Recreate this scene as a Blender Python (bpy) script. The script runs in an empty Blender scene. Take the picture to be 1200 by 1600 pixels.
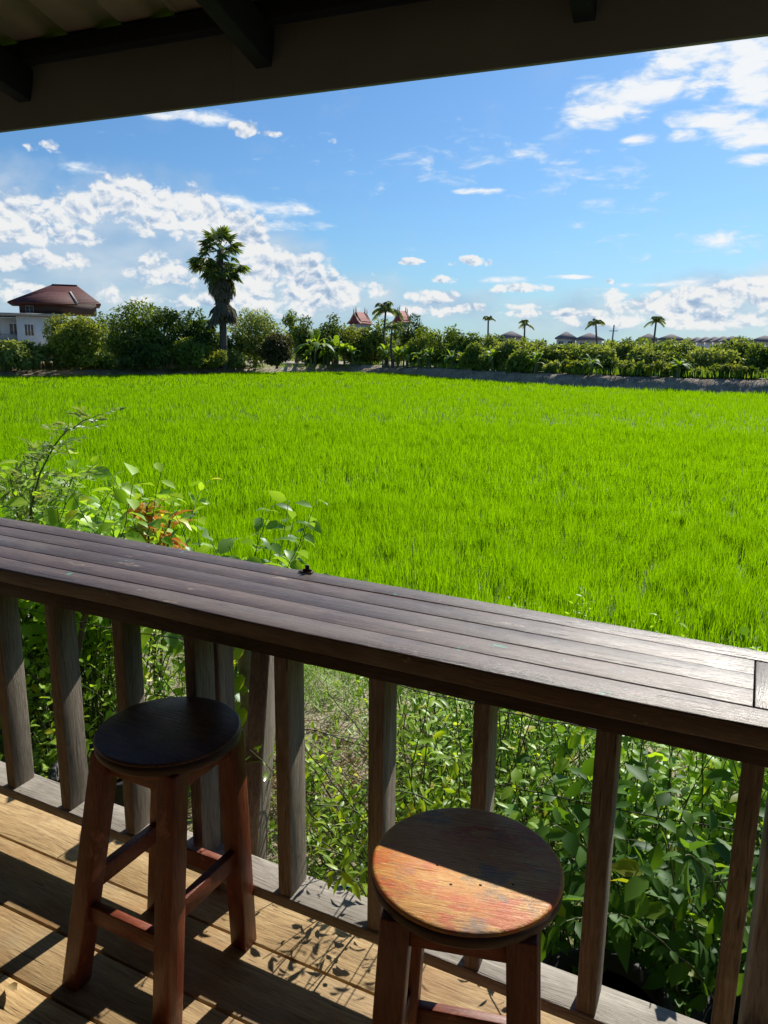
import bpy, math, random
import numpy as np
from mathutils import Vector, Matrix

# ------------------------------------------------------------------ camera, world, sun, exposure
SC = bpy.context.scene
COL = SC.collection
R = math.radians
FPX, PITCH, ROLL, YAW, EYE = 1180.0, R(12.0), R(0.6), R(26.3), 1.6
_fw = np.array([-math.sin(YAW)*math.cos(PITCH), math.cos(YAW)*math.cos(PITCH), -math.sin(PITCH)])
_r0 = np.array([math.cos(YAW), math.sin(YAW), 0.0])
_u0 = np.cross(_r0, _fw)
_rt = _r0*math.cos(ROLL) + _u0*math.sin(ROLL)
_up = _u0*math.cos(ROLL) - _r0*math.sin(ROLL)
CAM = np.array([0.0, 0.0, EYE])
cd = bpy.data.cameras.new('camera')
cam = bpy.data.objects.new('camera', cd); COL.objects.link(cam)
cam.matrix_world = Matrix(((_rt[0], _up[0], -_fw[0], 0), (_rt[1], _up[1], -_fw[1], 0), (_rt[2], _up[2], -_fw[2], EYE), (0, 0, 0, 1)))
cd.sensor_fit = 'VERTICAL'; cd.sensor_height = 24.0; cd.lens = 24.0*FPX/1600.0
cd.clip_start = 0.05; cd.clip_end = 6000.0
SC.camera = cam

SUN_EL, SUN_AZ = R(39.0), R(7.0)          # azimuth from +y towards +x
sl = bpy.data.lights.new('sun', 'SUN'); sl.energy = 4.6; sl.angle = R(0.5); sl.color = (1.0, 0.94, 0.83)
sun = bpy.data.objects.new('sun', sl); COL.objects.link(sun)
_sd = Vector((math.sin(SUN_AZ)*math.cos(SUN_EL), math.cos(SUN_AZ)*math.cos(SUN_EL), math.sin(SUN_EL)))
sun.rotation_euler = _sd.to_track_quat('Z', 'Y').to_euler()
sun.location = (0, 0, 30)

SC.view_settings.view_transform = 'Standard'; SC.view_settings.look = 'None'
SC.view_settings.exposure = 0.65; SC.view_settings.gamma = 1.0
SC.render.engine = 'CYCLES'
SC.cycles.max_bounces = 6; SC.cycles.diffuse_bounces = 3; SC.cycles.glossy_bounces = 3; SC.cycles.transparent_max_bounces = 4
SC.render.resolution_x, SC.render.resolution_y = 768, 1024


def ray(px, py):
    d = _fw*FPX + _rt*(px-600) - _up*(py-800)
    return d/np.linalg.norm(d)


def at(px, py, depth):                     # a point of the place at a given distance along the view
    d = ray(px, py)
    return CAM + d*depth/float(d @ _fw)


class NT:
    """tiny helper for node trees"""
    def __init__(s, nt): s.nt = nt; s.n = nt.nodes; s.l = nt.links
    def new(s, t, **k):
        n = s.n.new(t)
        for a, v in k.items(): setattr(n, a, v)
        return n
    def put(s, inp, v):
        if hasattr(v, 'is_linked') or isinstance(v, bpy.types.NodeSocket): s.l.new(v, inp)
        else: inp.default_value = v
    def m(s, op, a, b=None, c=None, clamp=False):
        n = s.new('ShaderNodeMath', operation=op, use_clamp=clamp)
        for i, v in enumerate((a, b, c)):
            if v is not None: s.put(n.inputs[i], v)
        return n.outputs[0]
    def vm(s, op, a, b=None, out=0):
        n = s.new('ShaderNodeVectorMath', operation=op)
        s.put(n.inputs[0], a)
        if b is not None: s.put(n.inputs[1], b)
        return n.outputs[out]
    def noise(s, vec, scale, detail=4, rough=0.55, dist=0.0, out=0, dim='3D'):
        n = s.new('ShaderNodeTexNoise', noise_dimensions=dim); s.put(n.inputs['Vector'], vec)
        n.inputs['Scale'].default_value = scale; n.inputs['Detail'].default_value = detail
        n.inputs['Roughness'].default_value = rough; n.inputs['Distortion'].default_value = dist
        return n.outputs[out]
    def ramp(s, fac, stops, interp='LINEAR'):
        n = s.new('ShaderNodeValToRGB'); s.put(n.inputs[0], fac); cr = n.color_ramp; cr.interpolation = interp
        while len(cr.elements) < len(stops): cr.elements.new(0.5)
        for e, (p, c) in zip(cr.elements, stops):
            e.position = p; e.color = (c[0], c[1], c[2], 1) if hasattr(c, '__len__') else (c, c, c, 1)
        return n.outputs[0]
    def mix(s, fac, a, b, mode='MIX'):
        n = s.new('ShaderNodeMix', data_type='RGBA', blend_type=mode)
        s.put(n.inputs[0], fac)
        for i, v in ((6, a), (7, b)):
            if isinstance(v, tuple) and len(v) == 3: v = v + (1,)
            s.put(n.inputs[i], v)
        return n.outputs[2]
    def step(s, x, a, b):
        n = s.new('ShaderNodeMapRange', interpolation_type='SMOOTHSTEP'); s.put(n.inputs[0], x)
        n.inputs[1].default_value = a; n.inputs[2].default_value = b
        return n.outputs[0]


def build_world():
    w = bpy.data.worlds.new('World'); SC.world = w; w.use_nodes = True
    g = NT(w.node_tree); g.n.clear()
    sky = g.new('ShaderNodeTexSky', sky_type='NISHITA')
    sky.sun_disc = False; sky.sun_elevation = SUN_EL; sky.sun_rotation = SUN_AZ
    sky.air_density = 1.15; sky.dust_density = 0.5; sky.ozone_density = 2.6; sky.altitude = 0
    tc = g.new('ShaderNodeTexCoord')
    d = g.vm('NORMALIZE', tc.outputs['Generated'])
    sx = g.new('ShaderNodeSeparateXYZ'); g.put(sx.inputs[0], d)
    az = g.m('ARCTAN2', sx.outputs[0], sx.outputs[1]); el = g.m('ARCSINE', sx.outputs[2])
    cb = g.new('ShaderNodeCombineXYZ'); g.put(cb.inputs[0], az); g.put(cb.inputs[1], el)
    ae = cb.outputs[0]

    def blobs(lst):
        tot = None
        for (px, py, rx, ry, wt) in lst:
            q = ray(px, py); a0 = math.atan2(q[0], q[1]); e0 = math.asin(q[2])
            kx, ky = FPX/(rx*1.42), FPX/(ry*1.42)
            n = g.new('ShaderNodeVectorMath', operation='MULTIPLY_ADD'); g.put(n.inputs[0], ae)
            n.inputs[1].default_value = (kx, ky, 0); n.inputs[2].default_value = (-a0*kx, -e0*ky, 0)
            e = g.m('MULTIPLY_ADD', g.vm('DOT_PRODUCT', n.outputs[0], n.outputs[0], out=1), -wt, wt)
            tot = e if tot is None else g.m('MAXIMUM', tot, e)
        tot = g.m('MAXIMUM', tot, 0.0)
        return tot
    heap = [(20, 335, 90, 26, .9), (110, 325, 80, 28, .9), (185, 315, 60, 32, 1), (215, 296, 34, 20, .95), (265, 330, 85, 34, 1), (330, 350, 50, 34, .9),
            (390, 370, 34, 40, 1), (405, 420, 48, 50, 1), (480, 425, 40, 30, .95), (520, 452, 75, 30, 1), (440, 470, 120, 26, .8),
            (60, 366, 80, 16, .95), (60, 408, 75, 16, .95), (255, 430, 60, 34, .72), (165, 460, 28, 22, .7), (30, 455, 70, 16, .75), (300, 470, 140, 14, .8),
            (1000, 480, 60, 16, .9), (960, 462, 26, 15, .85), (1090, 470, 80, 22, 1), (1165, 455, 60, 24, 1), (1060, 500, 170, 15, .85), (880, 490, 120, 9, .75),
            (675, 463, 40, 13, .95), (660, 486, 90, 9, .75), (817, 451, 44, 9, .95), (738, 407, 24, 8, .95), (765, 410, 10, 8, .85), (640, 408, 22, 6, .95),
            (694, 437, 26, 7, .85), (925, 462, 18, 5, .8), (380, 201, 20, 11, .95), (425, 209, 22, 5, .8), (65, 228, 30, 9, .72), (88, 301, 30, 10, .8),
            (720, 480, 130, 7, .7), (820, 478, 60, 8, .75), (705, 411, 12, 5, .8), (953, 440, 8, 5, .75), (524, 221, 12, 5, .7)]
    wisp = [(950, 175, 55, 22, 1), (1010, 135, 80, 26, .95), (1085, 100, 80, 30, .95), (1170, 90, 60, 40, .9), (1120, 180, 60, 14, 1), (1185, 150, 55, 16, .95),
            (1185, 207, 60, 18, 1), (1068, 213, 26, 9, .9), (1000, 217, 28, 8, .85), (1185, 250, 36, 9, .9), (745, 299, 36, 5, .95), (400, 322, 90, 16, .75), (460, 352, 60, 8, .62),
            (300, 182, 85, 10, .68), (130, 263, 45, 8, .6), (800, 436, 46, 6, .95), (885, 433, 40, 3.5, .85), (1130, 440, 90, 8, .8), (1020, 445, 60, 4, .7), (940, 451, 30, 3, .6), (1190, 30, 120, 60, .8),
            (1100, 385, 160, 30, .42), (960, 300, 60, 60, .4), (700, 250, 200, 40, .36), (850, 240, 90, 60, .36)]
    def puff(off):
        p = g.vm('MULTIPLY', g.vm('ADD', ae, off), (1, 1.35, 1))
        wq = g.noise(p, 30, 2, 0.5, 0, 1, '2D')
        q = g.vm('ADD', p, g.vm('MULTIPLY', g.vm('SUBTRACT', wq, (.5, .5, .5)), (.022, .022, 0)))
        v = g.new('ShaderNodeTexVoronoi', voronoi_dimensions='2D', feature='F1'); g.put(v.inputs['Vector'], q)
        v.inputs['Scale'].default_value = 34; v.inputs['Detail'].default_value = 4; v.inputs['Roughness'].default_value = 0.55
        return g.m('SUBTRACT', 0.95, g.m('MULTIPLY', v.outputs['Distance'], 1.15))
    pf = puff((0, 0, 0)); pf2 = puff((0.0022, 0.0062, 0))
    fb = g.noise(g.vm('MULTIPLY', ae, (1, 1.35, 1)), 17, 5, 0.55, 0.2, 0, '2D')
    big = g.noise(g.vm('MULTIPLY', ae, (1, 2.2, 1)), 12, 3, 0.5, 0, 0, '2D')
    ws = g.noise(g.vm('MULTIPLY', g.vm('ADD', ae, (3.3, 0, 0)), (0.75, 2.3, 1)), 22, 6, 0.60, 0.25, 0, '2D')
    hb = blobs(heap); wb = blobs(wisp)
    veil = [(40, 390, 200, 90, .9), (200, 400, 200, 95, 1), (390, 430, 110, 75, 1), (520, 470, 110, 40, .9), (1000, 490, 220, 32, .9), (1150, 465, 110, 36, 1), (700, 478, 120, 22, .8)]
    vb = g.m('MULTIPLY', g.step(g.m('ADD', blobs(veil), g.m('MULTIPLY', g.m('SUBTRACT', fb, 0.5), 1.1)), 0.05, 1.0), 0.72)
    hd = g.m('ADD', g.m('MULTIPLY', hb, 1.6), g.m('ADD', g.m('MULTIPLY', g.m('SUBTRACT', fb, 0.5), 1.2), g.m('MULTIPLY', g.m('SUBTRACT', pf, 0.5), 0.7)))
    hm = g.step(hd, 0.34, 0.86)
    wd = g.m('ADD', wb, g.m('MULTIPLY', g.m('SUBTRACT', ws, 0.5), 1.9))
    wm = g.m('MULTIPLY', g.step(wd, 0.30, 1.0), 0.95)
    lit = g.m('SUBTRACT', pf, pf2)
    core = g.step(hd, 0.75, 1.60)
    sh = g.m('ADD', g.m('SUBTRACT', 0.92, g.m('MULTIPLY', core, 0.34)), g.m('ADD', g.m('MULTIPLY', lit, 1.1), g.m('MULTIPLY', g.m('SUBTRACT', big, 0.5), 0.9)))
    ccol = g.ramp(sh, [(0.0, (0.34, 0.48, 0.68)), (0.35, (0.50, 0.62, 0.79)), (0.65, (0.74, 0.81, 0.90)), (0.95, (0.99, 0.99, 0.98))])
    wcol = g.ramp(wm, [(0.0, (0.62, 0.78, 0.95)), (1.0, (0.97, 0.98, 0.98))])
    b1 = g.new('ShaderNodeBackground'); g.put(b1.inputs[0], g.mix(1.0, sky.outputs[0], (0.54, 0.83, 1.12), 'MULTIPLY')); b1.inputs[1].default_value = 0.062
    b2 = g.new('ShaderNodeBackground'); g.put(b2.inputs[0], wcol); b2.inputs[1].default_value = 0.62
    b3 = g.new('ShaderNodeBackground'); g.put(b3.inputs[0], ccol); b3.inputs[1].default_value = 0.58
    b5 = g.new('ShaderNodeBackground'); g.put(b5.inputs[0], g.ramp(big, [(0.3, (0.47, 0.64, 0.86)), (0.7, (0.78, 0.87, 0.96))])); b5.inputs[1].default_value = 0.52
    # a pale veil low over the horizon
    hz = g.m('MULTIPLY', g.step(el, R(9), R(-1)), 0.45)
    b4 = g.new('ShaderNodeBackground'); b4.inputs[0].default_value = (0.46, 0.70, 0.94, 1); b4.inputs[1].default_value = 0.54
    def mixs(f, a, b):
        n = g.new('ShaderNodeMixShader'); g.put(n.inputs[0], f); g.l.new(a, n.inputs[1]); g.l.new(b, n.inputs[2]); return n.outputs[0]
    s = mixs(hz, b1.outputs[0], b4.outputs[0]); s = mixs(vb, s, b5.outputs[0]); s = mixs(wm, s, b2.outputs[0]); s = mixs(g.m('MULTIPLY', hm, 0.92), s, b3.outputs[0])
    o = g.new('ShaderNodeOutputWorld'); g.l.new(s, o.inputs[0])


build_world()

# ------------------------------------------------------------------ helpers
rng = np.random.default_rng(7)
random.seed(7)


def nrm(a):
    a = np.asarray(a, float); return a/np.maximum(np.linalg.norm(a, axis=-1, keepdims=True), 1e-9)


class MB:
    """collects geometry, then links it as ONE mesh object"""
    def __init__(s): s.V = []; s.F = []; s.n = 0; s.var = []
    def add(s, V, faces, var=None):
        V = np.asarray(V, float).reshape(-1, 3)
        for f in faces: s.F.append(np.asarray(f, np.int64) + s.n)
        s.V.append(V); s.n += len(V)
        s.var.append(np.full(len(V), random.random()) if var is None else np.broadcast_to(np.asarray(var, float), (len(V),)))
        return s
    def box(s, c, size, rot=None, var=None, taper=None):
        h = np.array(size)/2.0
        V = np.array([[x, y, z] for z in (-1, 1) for y in (-1, 1) for x in (-1, 1)], float)*h
        if taper: V[4:, :2] *= taper
        if rot is not None: V = V @ np.array(rot).T
        return s.add(V + np.array(c), [np.array([[0, 2, 3, 1], [4, 5, 7, 6], [0, 1, 5, 4], [2, 6, 7, 3], [0, 4, 6, 2], [1, 3, 7, 5]])], var)
    def beam(s, p0, p1, w, h, up=(0, 0, 1), var=None):      # w across, h along up
        p0 = np.array(p0, float); p1 = np.array(p1, float); L = np.linalg.norm(p1-p0); d = (p1-p0)/L
        sd = nrm(np.cross(d, np.array(up, float))); u = np.cross(sd, d)
        return s.box((p0+p1)/2, (L, w, h), np.stack([d, sd, u], 1), var)
    def tube(s, pts, rad, n=6, var=None, cap=True):
        pts = np.asarray(pts, float); m = len(pts); rad = np.broadcast_to(rad, (m,))
        t = nrm(np.gradient(pts, axis=0)); ref = np.array([0.3, 0.2, 1.0]) if abs(t[0][2]) < 0.9 else np.array([1.0, 0.1, 0.0])
        a = nrm(np.cross(t, ref)); b = np.cross(t, a); th = np.arange(n)*2*math.pi/n
        V = pts[:, None] + rad[:, None, None]*(np.cos(th)[None, :, None]*a[:, None] + np.sin(th)[None, :, None]*b[:, None])
        i = np.arange(m-1)[:, None]*n; j = np.arange(n)[None]; k = (j+1) % n
        F = np.stack([i+j, i+k, i+n+k, i+n+j], -1).reshape(-1, 4); fs = [F]
        if cap: fs.append(np.arange((m-1)*n, m*n)[None])
        return s.add(V.reshape(-1, 3), fs, var)
    def lathe(s, prof, n=48, c=(0, 0, 0), var=None):
        pr = np.array(prof, float); th = np.arange(n)*2*math.pi/n
        V = np.stack([pr[:, 0, None]*np.cos(th), pr[:, 0, None]*np.sin(th), np.repeat(pr[:, 1, None], n, 1)], -1).reshape(-1, 3)
        m = len(pr); i = np.arange(m-1)[:, None]*n; j = np.arange(n)[None]; k = (j+1) % n
        F = np.stack([i+j, i+k, i+n+k, i+n+j], -1).reshape(-1, 4)
        return s.add(V+np.array(c), [F, np.arange((m-1)*n, m*n)[None], np.arange(n)[::-1][None]], var)
    def build(s, name, mat, parent=None, smooth=False, bevel=0.0, origin=None):
        me = bpy.data.meshes.new(name)
        V = np.concatenate(s.V)
        if origin is not None: V = V - np.array(origin)
        me.vertices.add(len(V)); me.vertices.foreach_set('co', V.astype(np.float32).ravel())
        F = [f for f in s.F if len(f)]
        nl = sum(f.size for f in F); me.loops.add(nl)
        me.loops.foreach_set('vertex_index', np.concatenate([f.ravel() for f in F]).astype(np.int32))
        tot = np.concatenate([np.full(len(f), f.shape[1]) for f in F]); st = np.concatenate([[0], np.cumsum(tot)[:-1]])
        me.polygons.add(len(tot)); me.polygons.foreach_set('loop_start', st.astype(np.int32))
        if smooth: me.polygons.foreach_set('use_smooth', np.ones(len(tot), bool))
        at_ = me.attributes.new('var', 'FLOAT', 'POINT'); at_.data.foreach_set('value', np.concatenate(s.var).astype(np.float32))
        me.update(calc_edges=True); me.validate()
        me.materials.append(mat)
        o = bpy.data.objects.new(name, me); COL.objects.link(o)
        if origin is not None: o.location = origin
        if parent: o.parent = parent
        if bevel:
            b = o.modifiers.new('bevel', 'BEVEL'); b.width = bevel; b.segments = 2; b.limit_method = 'ANGLE'
        return o


def tag(o, label=None, cat=None, group=None, kind=None):
    for k, v in (('label', label), ('category', cat), ('group', group), ('kind', kind)):
        if v: o[k] = v
    return o


def thing(name, loc, label, cat, group=None, rz=0.0):
    o = bpy.data.objects.new(name, None); COL.objects.link(o)
    o.location = loc; o.rotation_euler = (0, 0, rz); o.empty_display_size = 0.2
    return tag(o, label, cat, group)


def copy_thing(o, loc, rz, label, group=None, sc=1.0):
    c = o.copy(); COL.objects.link(c); c.location = loc; c.rotation_euler = (0, 0, rz); c.scale = (sc, sc, sc)
    c['label'] = label
    if group: c['group'] = group
    for ch in list(o.children):
        d = ch.copy(); COL.objects.link(d); d.parent = c
        for gch in list(ch.children):
            e = gch.copy(); COL.objects.link(e); e.parent = d
    return c


def leaf_geo(mb, P, D, N, L, W, droop=0.15, hi=True, var=None, fold=0.25):
    n = len(P); D = nrm(D); S = nrm(np.cross(D, N)); N = np.cross(S, D)
    L = np.broadcast_to(L, (n,))[:, None]; W = np.broadcast_to(W, (n,))[:, None]
    dr = np.broadcast_to(droop, (n,))[:, None]
    if var is None: var = rng.random(n)
    def pt(t, s):
        return P + D*L*t - N*L*dr*t*t + S*W*s*0.5 + N*W*abs(s)*0.5*fold
    if hi:
        V = np.stack([pt(0, 0), pt(.28, -.85), pt(.28, 0), pt(.28, .85), pt(.62, -.9), pt(.62, 0), pt(.62, .9), pt(1, 0)], 1)
        b = np.arange(n)[:, None]*8
        tri = np.array([[0, 2, 1], [0, 3, 2], [4, 5, 7], [5, 6, 7]]); quad = np.array([[1, 2, 5, 4], [2, 3, 6, 5]])
        mb.add(V.reshape(-1, 3), [(b[:, :, None]+tri[None]).reshape(-1, 3), (b[:, :, None]+quad[None]).reshape(-1, 4)], np.repeat(var, 8))
    else:
        V = np.stack([pt(0, 0), pt(.45, -1), pt(1, 0), pt(.45, 1)], 1); b = np.arange(n)[:, None]*4
        tri = np.array([[0, 2, 1], [0, 3, 2]])
        mb.add(V.reshape(-1, 3), [(b[:, :, None]+tri[None]).reshape(-1, 3)], np.repeat(var, 4))


# ------------------------------------------------------------------ materials
def newmat(name):
    m = bpy.data.materials.new(name); m.use_nodes = True; g = NT(m.node_tree); g.n.clear()
    return m, g


def out(g, sh, disp=None):
    o = g.new('ShaderNodeOutputMaterial'); g.l.new(sh, o.inputs[0])


def pbsdf(g, col, rough=0.6, bump=None, spec=0.5, metal=0.0, bstr=0.3, bdist=0.01, coat=0.0):
    p = g.new('ShaderNodeBsdfPrincipled')
    if isinstance(col, tuple) and len(col) == 3: col = col+(1,)
    g.put(p.inputs['Base Color'], col); g.put(p.inputs['Roughness'], rough); p.inputs['Specular IOR Level'].default_value = spec
    p.inputs['Metallic'].default_value = metal
    if coat: p.inputs['Coat Weight'].default_value = coat; p.inputs['Coat Roughness'].default_value = 0.25
    if bump is not None:
        b = g.new('ShaderNodeBump'); b.inputs['Strength'].default_value = bstr; b.inputs['Distance'].default_value = bdist
        g.put(b.inputs['Height'], bump); g.l.new(b.outputs[0], p.inputs['Normal'])
    return p.outputs[0]


def leafmat(name, dark, light, trans=0.45, tint=(1.25, 1.25, 0.5), gloss=0.06, rough=0.38):
    m, g = newmat(name)
    v = g.new('ShaderNodeAttribute', attribute_name='var').outputs['Fac']
    oi = g.new('ShaderNodeObjectInfo').outputs['Random']
    tc = g.new('ShaderNodeTexCoord').outputs['Object']
    big = g.noise(tc, 1.1, 2)
    f = g.m('ADD', g.m('MULTIPLY', v, 0.7), g.m('ADD', g.m('MULTIPLY', big, 0.5), g.m('MULTIPLY', oi, 0.15)), clamp=True)
    f = g.m('SUBTRACT', f, 0.15, clamp=True)
    col = g.mix(f, dark, light)
    yel = g.step(v, 0.965, 0.99)
    col = g.mix(g.m('MULTIPLY', yel, 0.55), col, (light[0]*1.9+0.06, light[1]*1.15, light[2]*0.6))
    d = g.new('ShaderNodeBsdfDiffuse'); g.put(d.inputs[0], col)
    t = g.new('ShaderNodeBsdfTranslucent'); g.put(t.inputs[0], g.mix(1.0, col, tint, 'MULTIPLY'))
    gl = g.new('ShaderNodeBsdfGlossy'); gl.inputs['Roughness'].default_value = rough; gl.inputs[0].default_value = (0.9, 0.95, 1, 1)
    a = g.new('ShaderNodeMixShader'); a.inputs[0].default_value = trans; g.l.new(d.outputs[0], a.inputs[1]); g.l.new(t.outputs[0], a.inputs[2])
    fr = g.new('ShaderNodeFresnel'); fr.inputs[0].default_value = 1.4
    b = g.new('ShaderNodeMixShader'); g.put(b.inputs[0], g.m('ADD', g.m('MULTIPLY', fr.outputs[0], gloss*5), gloss*0.3, clamp=True))
    g.l.new(a.outputs[0], b.inputs[1]); g.l.new(gl.outputs[0], b.inputs[2])
    out(g, b.outputs[0]); return m


def woodmat(name, c0, c1, c2, axis='x', rough=(0.5, 0.75), stretch=14.0, scale=9.0, bstr=0.35, stain=None, spec=0.4, knots=True, coat=0.0, gloss_wear=False):
    """weathered timber: grain along an axis, worn patches and grey weathering"""
    m, g = newmat(name)
    tc = g.new('ShaderNodeTexCoord').outputs['Object']
    v = g.new('ShaderNodeAttribute', attribute_name='var').outputs['Fac']
    off = g.new('ShaderNodeCombineXYZ'); g.put(off.inputs[0], g.m('MULTIPLY', v, 37.0)); g.put(off.inputs[1], g.m('MULTIPLY', v, 11.0)); g.put(off.inputs[2], g.m('MULTIPLY', v, 23.0))
    p = g.vm('ADD', tc, off.outputs[0])
    st = {'x': (1/stretch, 1, 1), 'y': (1, 1/stretch, 1), 'z': (1, 1, 1/stretch)}[axis]
    wob = g.noise(p, 2.2, 2, out=1)
    q = g.vm('ADD', p, g.vm('MULTIPLY', g.vm('SUBTRACT', wob, (0.5, 0.5, 0.5)), (0.05, 0.05, 0.05)))
    grain = g.noise(g.vm('MULTIPLY', q, st), scale*24, 5, 0.75, 0.5)
    cracks = g.step(g.noise(g.vm('MULTIPLY', q, tuple(k*0.35 if k < 1 else k for k in st)), scale*13, 3, 0.6, 0.3), 0.64, 0.71)
    bands = g.noise(g.vm('MULTIPLY', q, tuple(s*0.9 for s in st)), scale*2.4, 3, 0.5, 1.2)
    patch = g.noise(p, 4.5, 5, 0.65)
    spots = g.noise(p, 55, 3, 0.6)
    f = g.m('ADD', g.m('MULTIPLY', g.m('SUBTRACT', grain, 0.5), 1.15), g.m('ADD', 0.29, g.m('MULTIPLY', bands, 0.55)))
    col = g.ramp(f, [(0.30, c0), (0.58, c1), (0.82, c2)])
    col = g.mix(g.m('MULTIPLY', g.m('SUBTRACT', v, 0.5), 0.35), col, (0.5, 0.45, 0.4), 'MULTIPLY') if False else col
    vv = g.m('ADD', 0.78, g.m('MULTIPLY', v, 0.44))
    cm = g.new('ShaderNodeCombineXYZ'); [g.put(cm.inputs[i], vv) for i in range(3)]
    col = g.mix(1.0, col, cm.outputs[0], 'MULTIPLY')
    col = g.mix(g.m('MULTIPLY', g.step(patch, 0.52, 0.75), 0.55), col, c0)
    col = g.mix(g.m('MULTIPLY', g.step(spots, 0.70, 0.80), 0.5), col, (c0[0]*.4, c0[1]*.4, c0[2]*.4))
    if stain: col = stain(g, p, tc, col, grain, patch)
    col = g.mix(g.m('MULTIPLY', g.step(grain, 0.40, 0.28), 0.55), col, (c0[0]*.45, c0[1]*.45, c0[2]*.45))
    col = g.mix(g.m('MULTIPLY', cracks, 0.75), col, (c0[0]*.25, c0[1]*.25, c0[2]*.25))
    rr = g.new('ShaderNodeMapRange'); g.put(rr.inputs[0], patch); rr.inputs[1].default_value = 0.3; rr.inputs[2].default_value = 0.7
    rr.inputs[3].default_value = rough[0]; rr.inputs[4].default_value = rough[1]
    h = g.m('SUBTRACT', g.m('ADD', grain, g.m('MULTIPLY', bands, 0.5)), cracks)
    out(g, pbsdf(g, col, rr.outputs[0], h, spec, 0, bstr, 0.004, coat)); return m


def plain(name, c0, c1, scale=6, rough=0.8, metal=0.0, bstr=0.2, spec=0.4, detail=5):
    m, g = newmat(name); tc = g.new('ShaderNodeTexCoord').outputs['Object']
    n = g.noise(tc, scale, detail, 0.6); n2 = g.noise(tc, scale*0.23, 3)
    f = g.m('ADD', g.m('MULTIPLY', n, 0.6), g.m('MULTIPLY', n2, 0.4))
    out(g, pbsdf(g, g.ramp(f, [(0.35, c0), (0.65, c1)]), rough, n, spec, metal, bstr, 0.02)); return m


def st_floor(g, p, tc, col, grain, patch):
    a = g.noise(p, 2.3, 4, 0.6)
    col = g.mix(g.m('MULTIPLY', g.step(a, 0.5, 0.68), 0.55), col, (0.30, 0.145, 0.05))
    b = g.noise(g.vm('ADD', p, (5, 9, 2)), 3.1, 4, 0.6)
    return g.mix(g.m('MULTIPLY', g.step(b, 0.54, 0.72), 0.45), col, (0.26, 0.22, 0.175))


def st_bar(g, p, tc, col, grain, patch):
    b = g.noise(g.vm('MULTIPLY', g.vm('ADD', p, (5, 9, 2)), (0.4, 1, 1)), 3.4, 5, 0.65)
    col = g.mix(g.m('MULTIPLY', g.step(b, 0.50, 0.72), 0.6), col, (0.17, 0.135, 0.105))
    s = g.noise(g.vm('MULTIPLY', tc, (0.45, 1, 1)), 16, 4, 0.7)
    k = g.noise(tc, 1.9, 2)
    col = g.mix(g.m('MULTIPLY', g.m('MULTIPLY', g.step(s, 0.63, 0.70), g.step(k, 0.42, 0.56)), 0.75), col, (0.42, 0.33, 0.22))
    t = g.noise(g.vm('ADD', tc, (7.1, 3.3, 0)), 21, 3, 0.7); k2 = g.noise(g.vm('ADD', tc, (1.7, 8, 0)), 2.3, 1)
    col = g.mix(g.m('MULTIPLY', g.m('MULTIPLY', g.step(t, 0.655, 0.685), g.step(k2, 0.50, 0.58)), 0.8), col, (0.06, 0.30, 0.22))
    u = g.noise(g.vm('ADD', tc, (2.1, 13.3, 0)), 12, 3, 0.7)
    return g.mix(g.m('MULTIPLY', g.step(u, 0.715, 0.745), 0.7), col, (0.36, 0.07, 0.05))


def st_worn(g, p, tc, col, grain, patch):
    a = g.noise(g.vm('MULTIPLY', tc, (0.7, 1.2, 1)), 11, 6, 0.72, 0.3)
    col = g.mix(g.m('MULTIPLY', g.step(a, 0.495, 0.57), 0.85), col, (0.48, 0.085, 0.018))
    b = g.noise(g.vm('ADD', tc, (4, 2, 0)), 7, 6, 0.75)
    col = g.mix(g.m('MULTIPLY', g.step(b, 0.52, 0.62), 0.75), col, (0.15, 0.125, 0.115))
    c = g.noise(g.vm('ADD', tc, (14, 2, 0)), 5, 5, 0.7)
    col = g.mix(g.m('MULTIPLY', g.step(c, 0.50, 0.62), 0.75), col, (0.55, 0.22, 0.035))
    d = g.noise(g.vm('MULTIPLY', tc, (0.3, 3, 1)), 34, 3, 0.7)
    return g.mix(g.m('MULTIPLY', g.step(d, 0.66, 0.74), 0.7), col, (0.07, 0.05, 0.04))


def st_leg(g, p, tc, col, grain, patch):
    a = g.noise(p, 7, 5, 0.7)
    return g.mix(g.m('MULTIPLY', g.step(a, 0.60, 0.68), 0.6), col, (0.40, 0.14, 0.09))


M = {}
M['floor'] = woodmat('floor_wood', (0.16, 0.10, 0.045), (0.40, 0.265, 0.12), (0.54, 0.40, 0.21), 'x', (0.5, 0.75), 16, 8, 0.5, st_floor)
M['bar'] = woodmat('bar_wood', (0.032, 0.018, 0.012), (0.080, 0.049, 0.036), (0.150, 0.104, 0.080), 'x', (0.33, 0.52), 16, 8, 0.45, st_bar, 0.62)
M['barcross'] = woodmat('bar_cross_wood', (0.032, 0.018, 0.012), (0.080, 0.049, 0.036), (0.150, 0.104, 0.080), 'y', (0.34, 0.55), 16, 8, 0.5, st_bar, 0.5)
M['dark'] = woodmat('dark_apron_wood', (0.02, 0.014, 0.011), (0.05, 0.034, 0.026), (0.085, 0.06, 0.047), 'x', (0.5, 0.8), 16, 8, 0.4)
M['post'] = woodmat('weathered_baluster_wood', (0.11, 0.085, 0.065), (0.23, 0.19, 0.15), (0.36, 0.31, 0.26), 'z', (0.6, 0.85), 16, 8, 0.5)
M['rail'] = woodmat('weathered_rail_wood', (0.19, 0.165, 0.14), (0.36, 0.325, 0.28), (0.50, 0.46, 0.40), 'x', (0.6, 0.85), 16, 8, 0.5)
M['leg'] = woodmat('stool_leg_wood', (0.07, 0.014, 0.006), (0.185, 0.040, 0.017), (0.27, 0.075, 0.032), 'z', (0.32, 0.55), 14, 8, 0.3, st_leg, 0.5)
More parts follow.
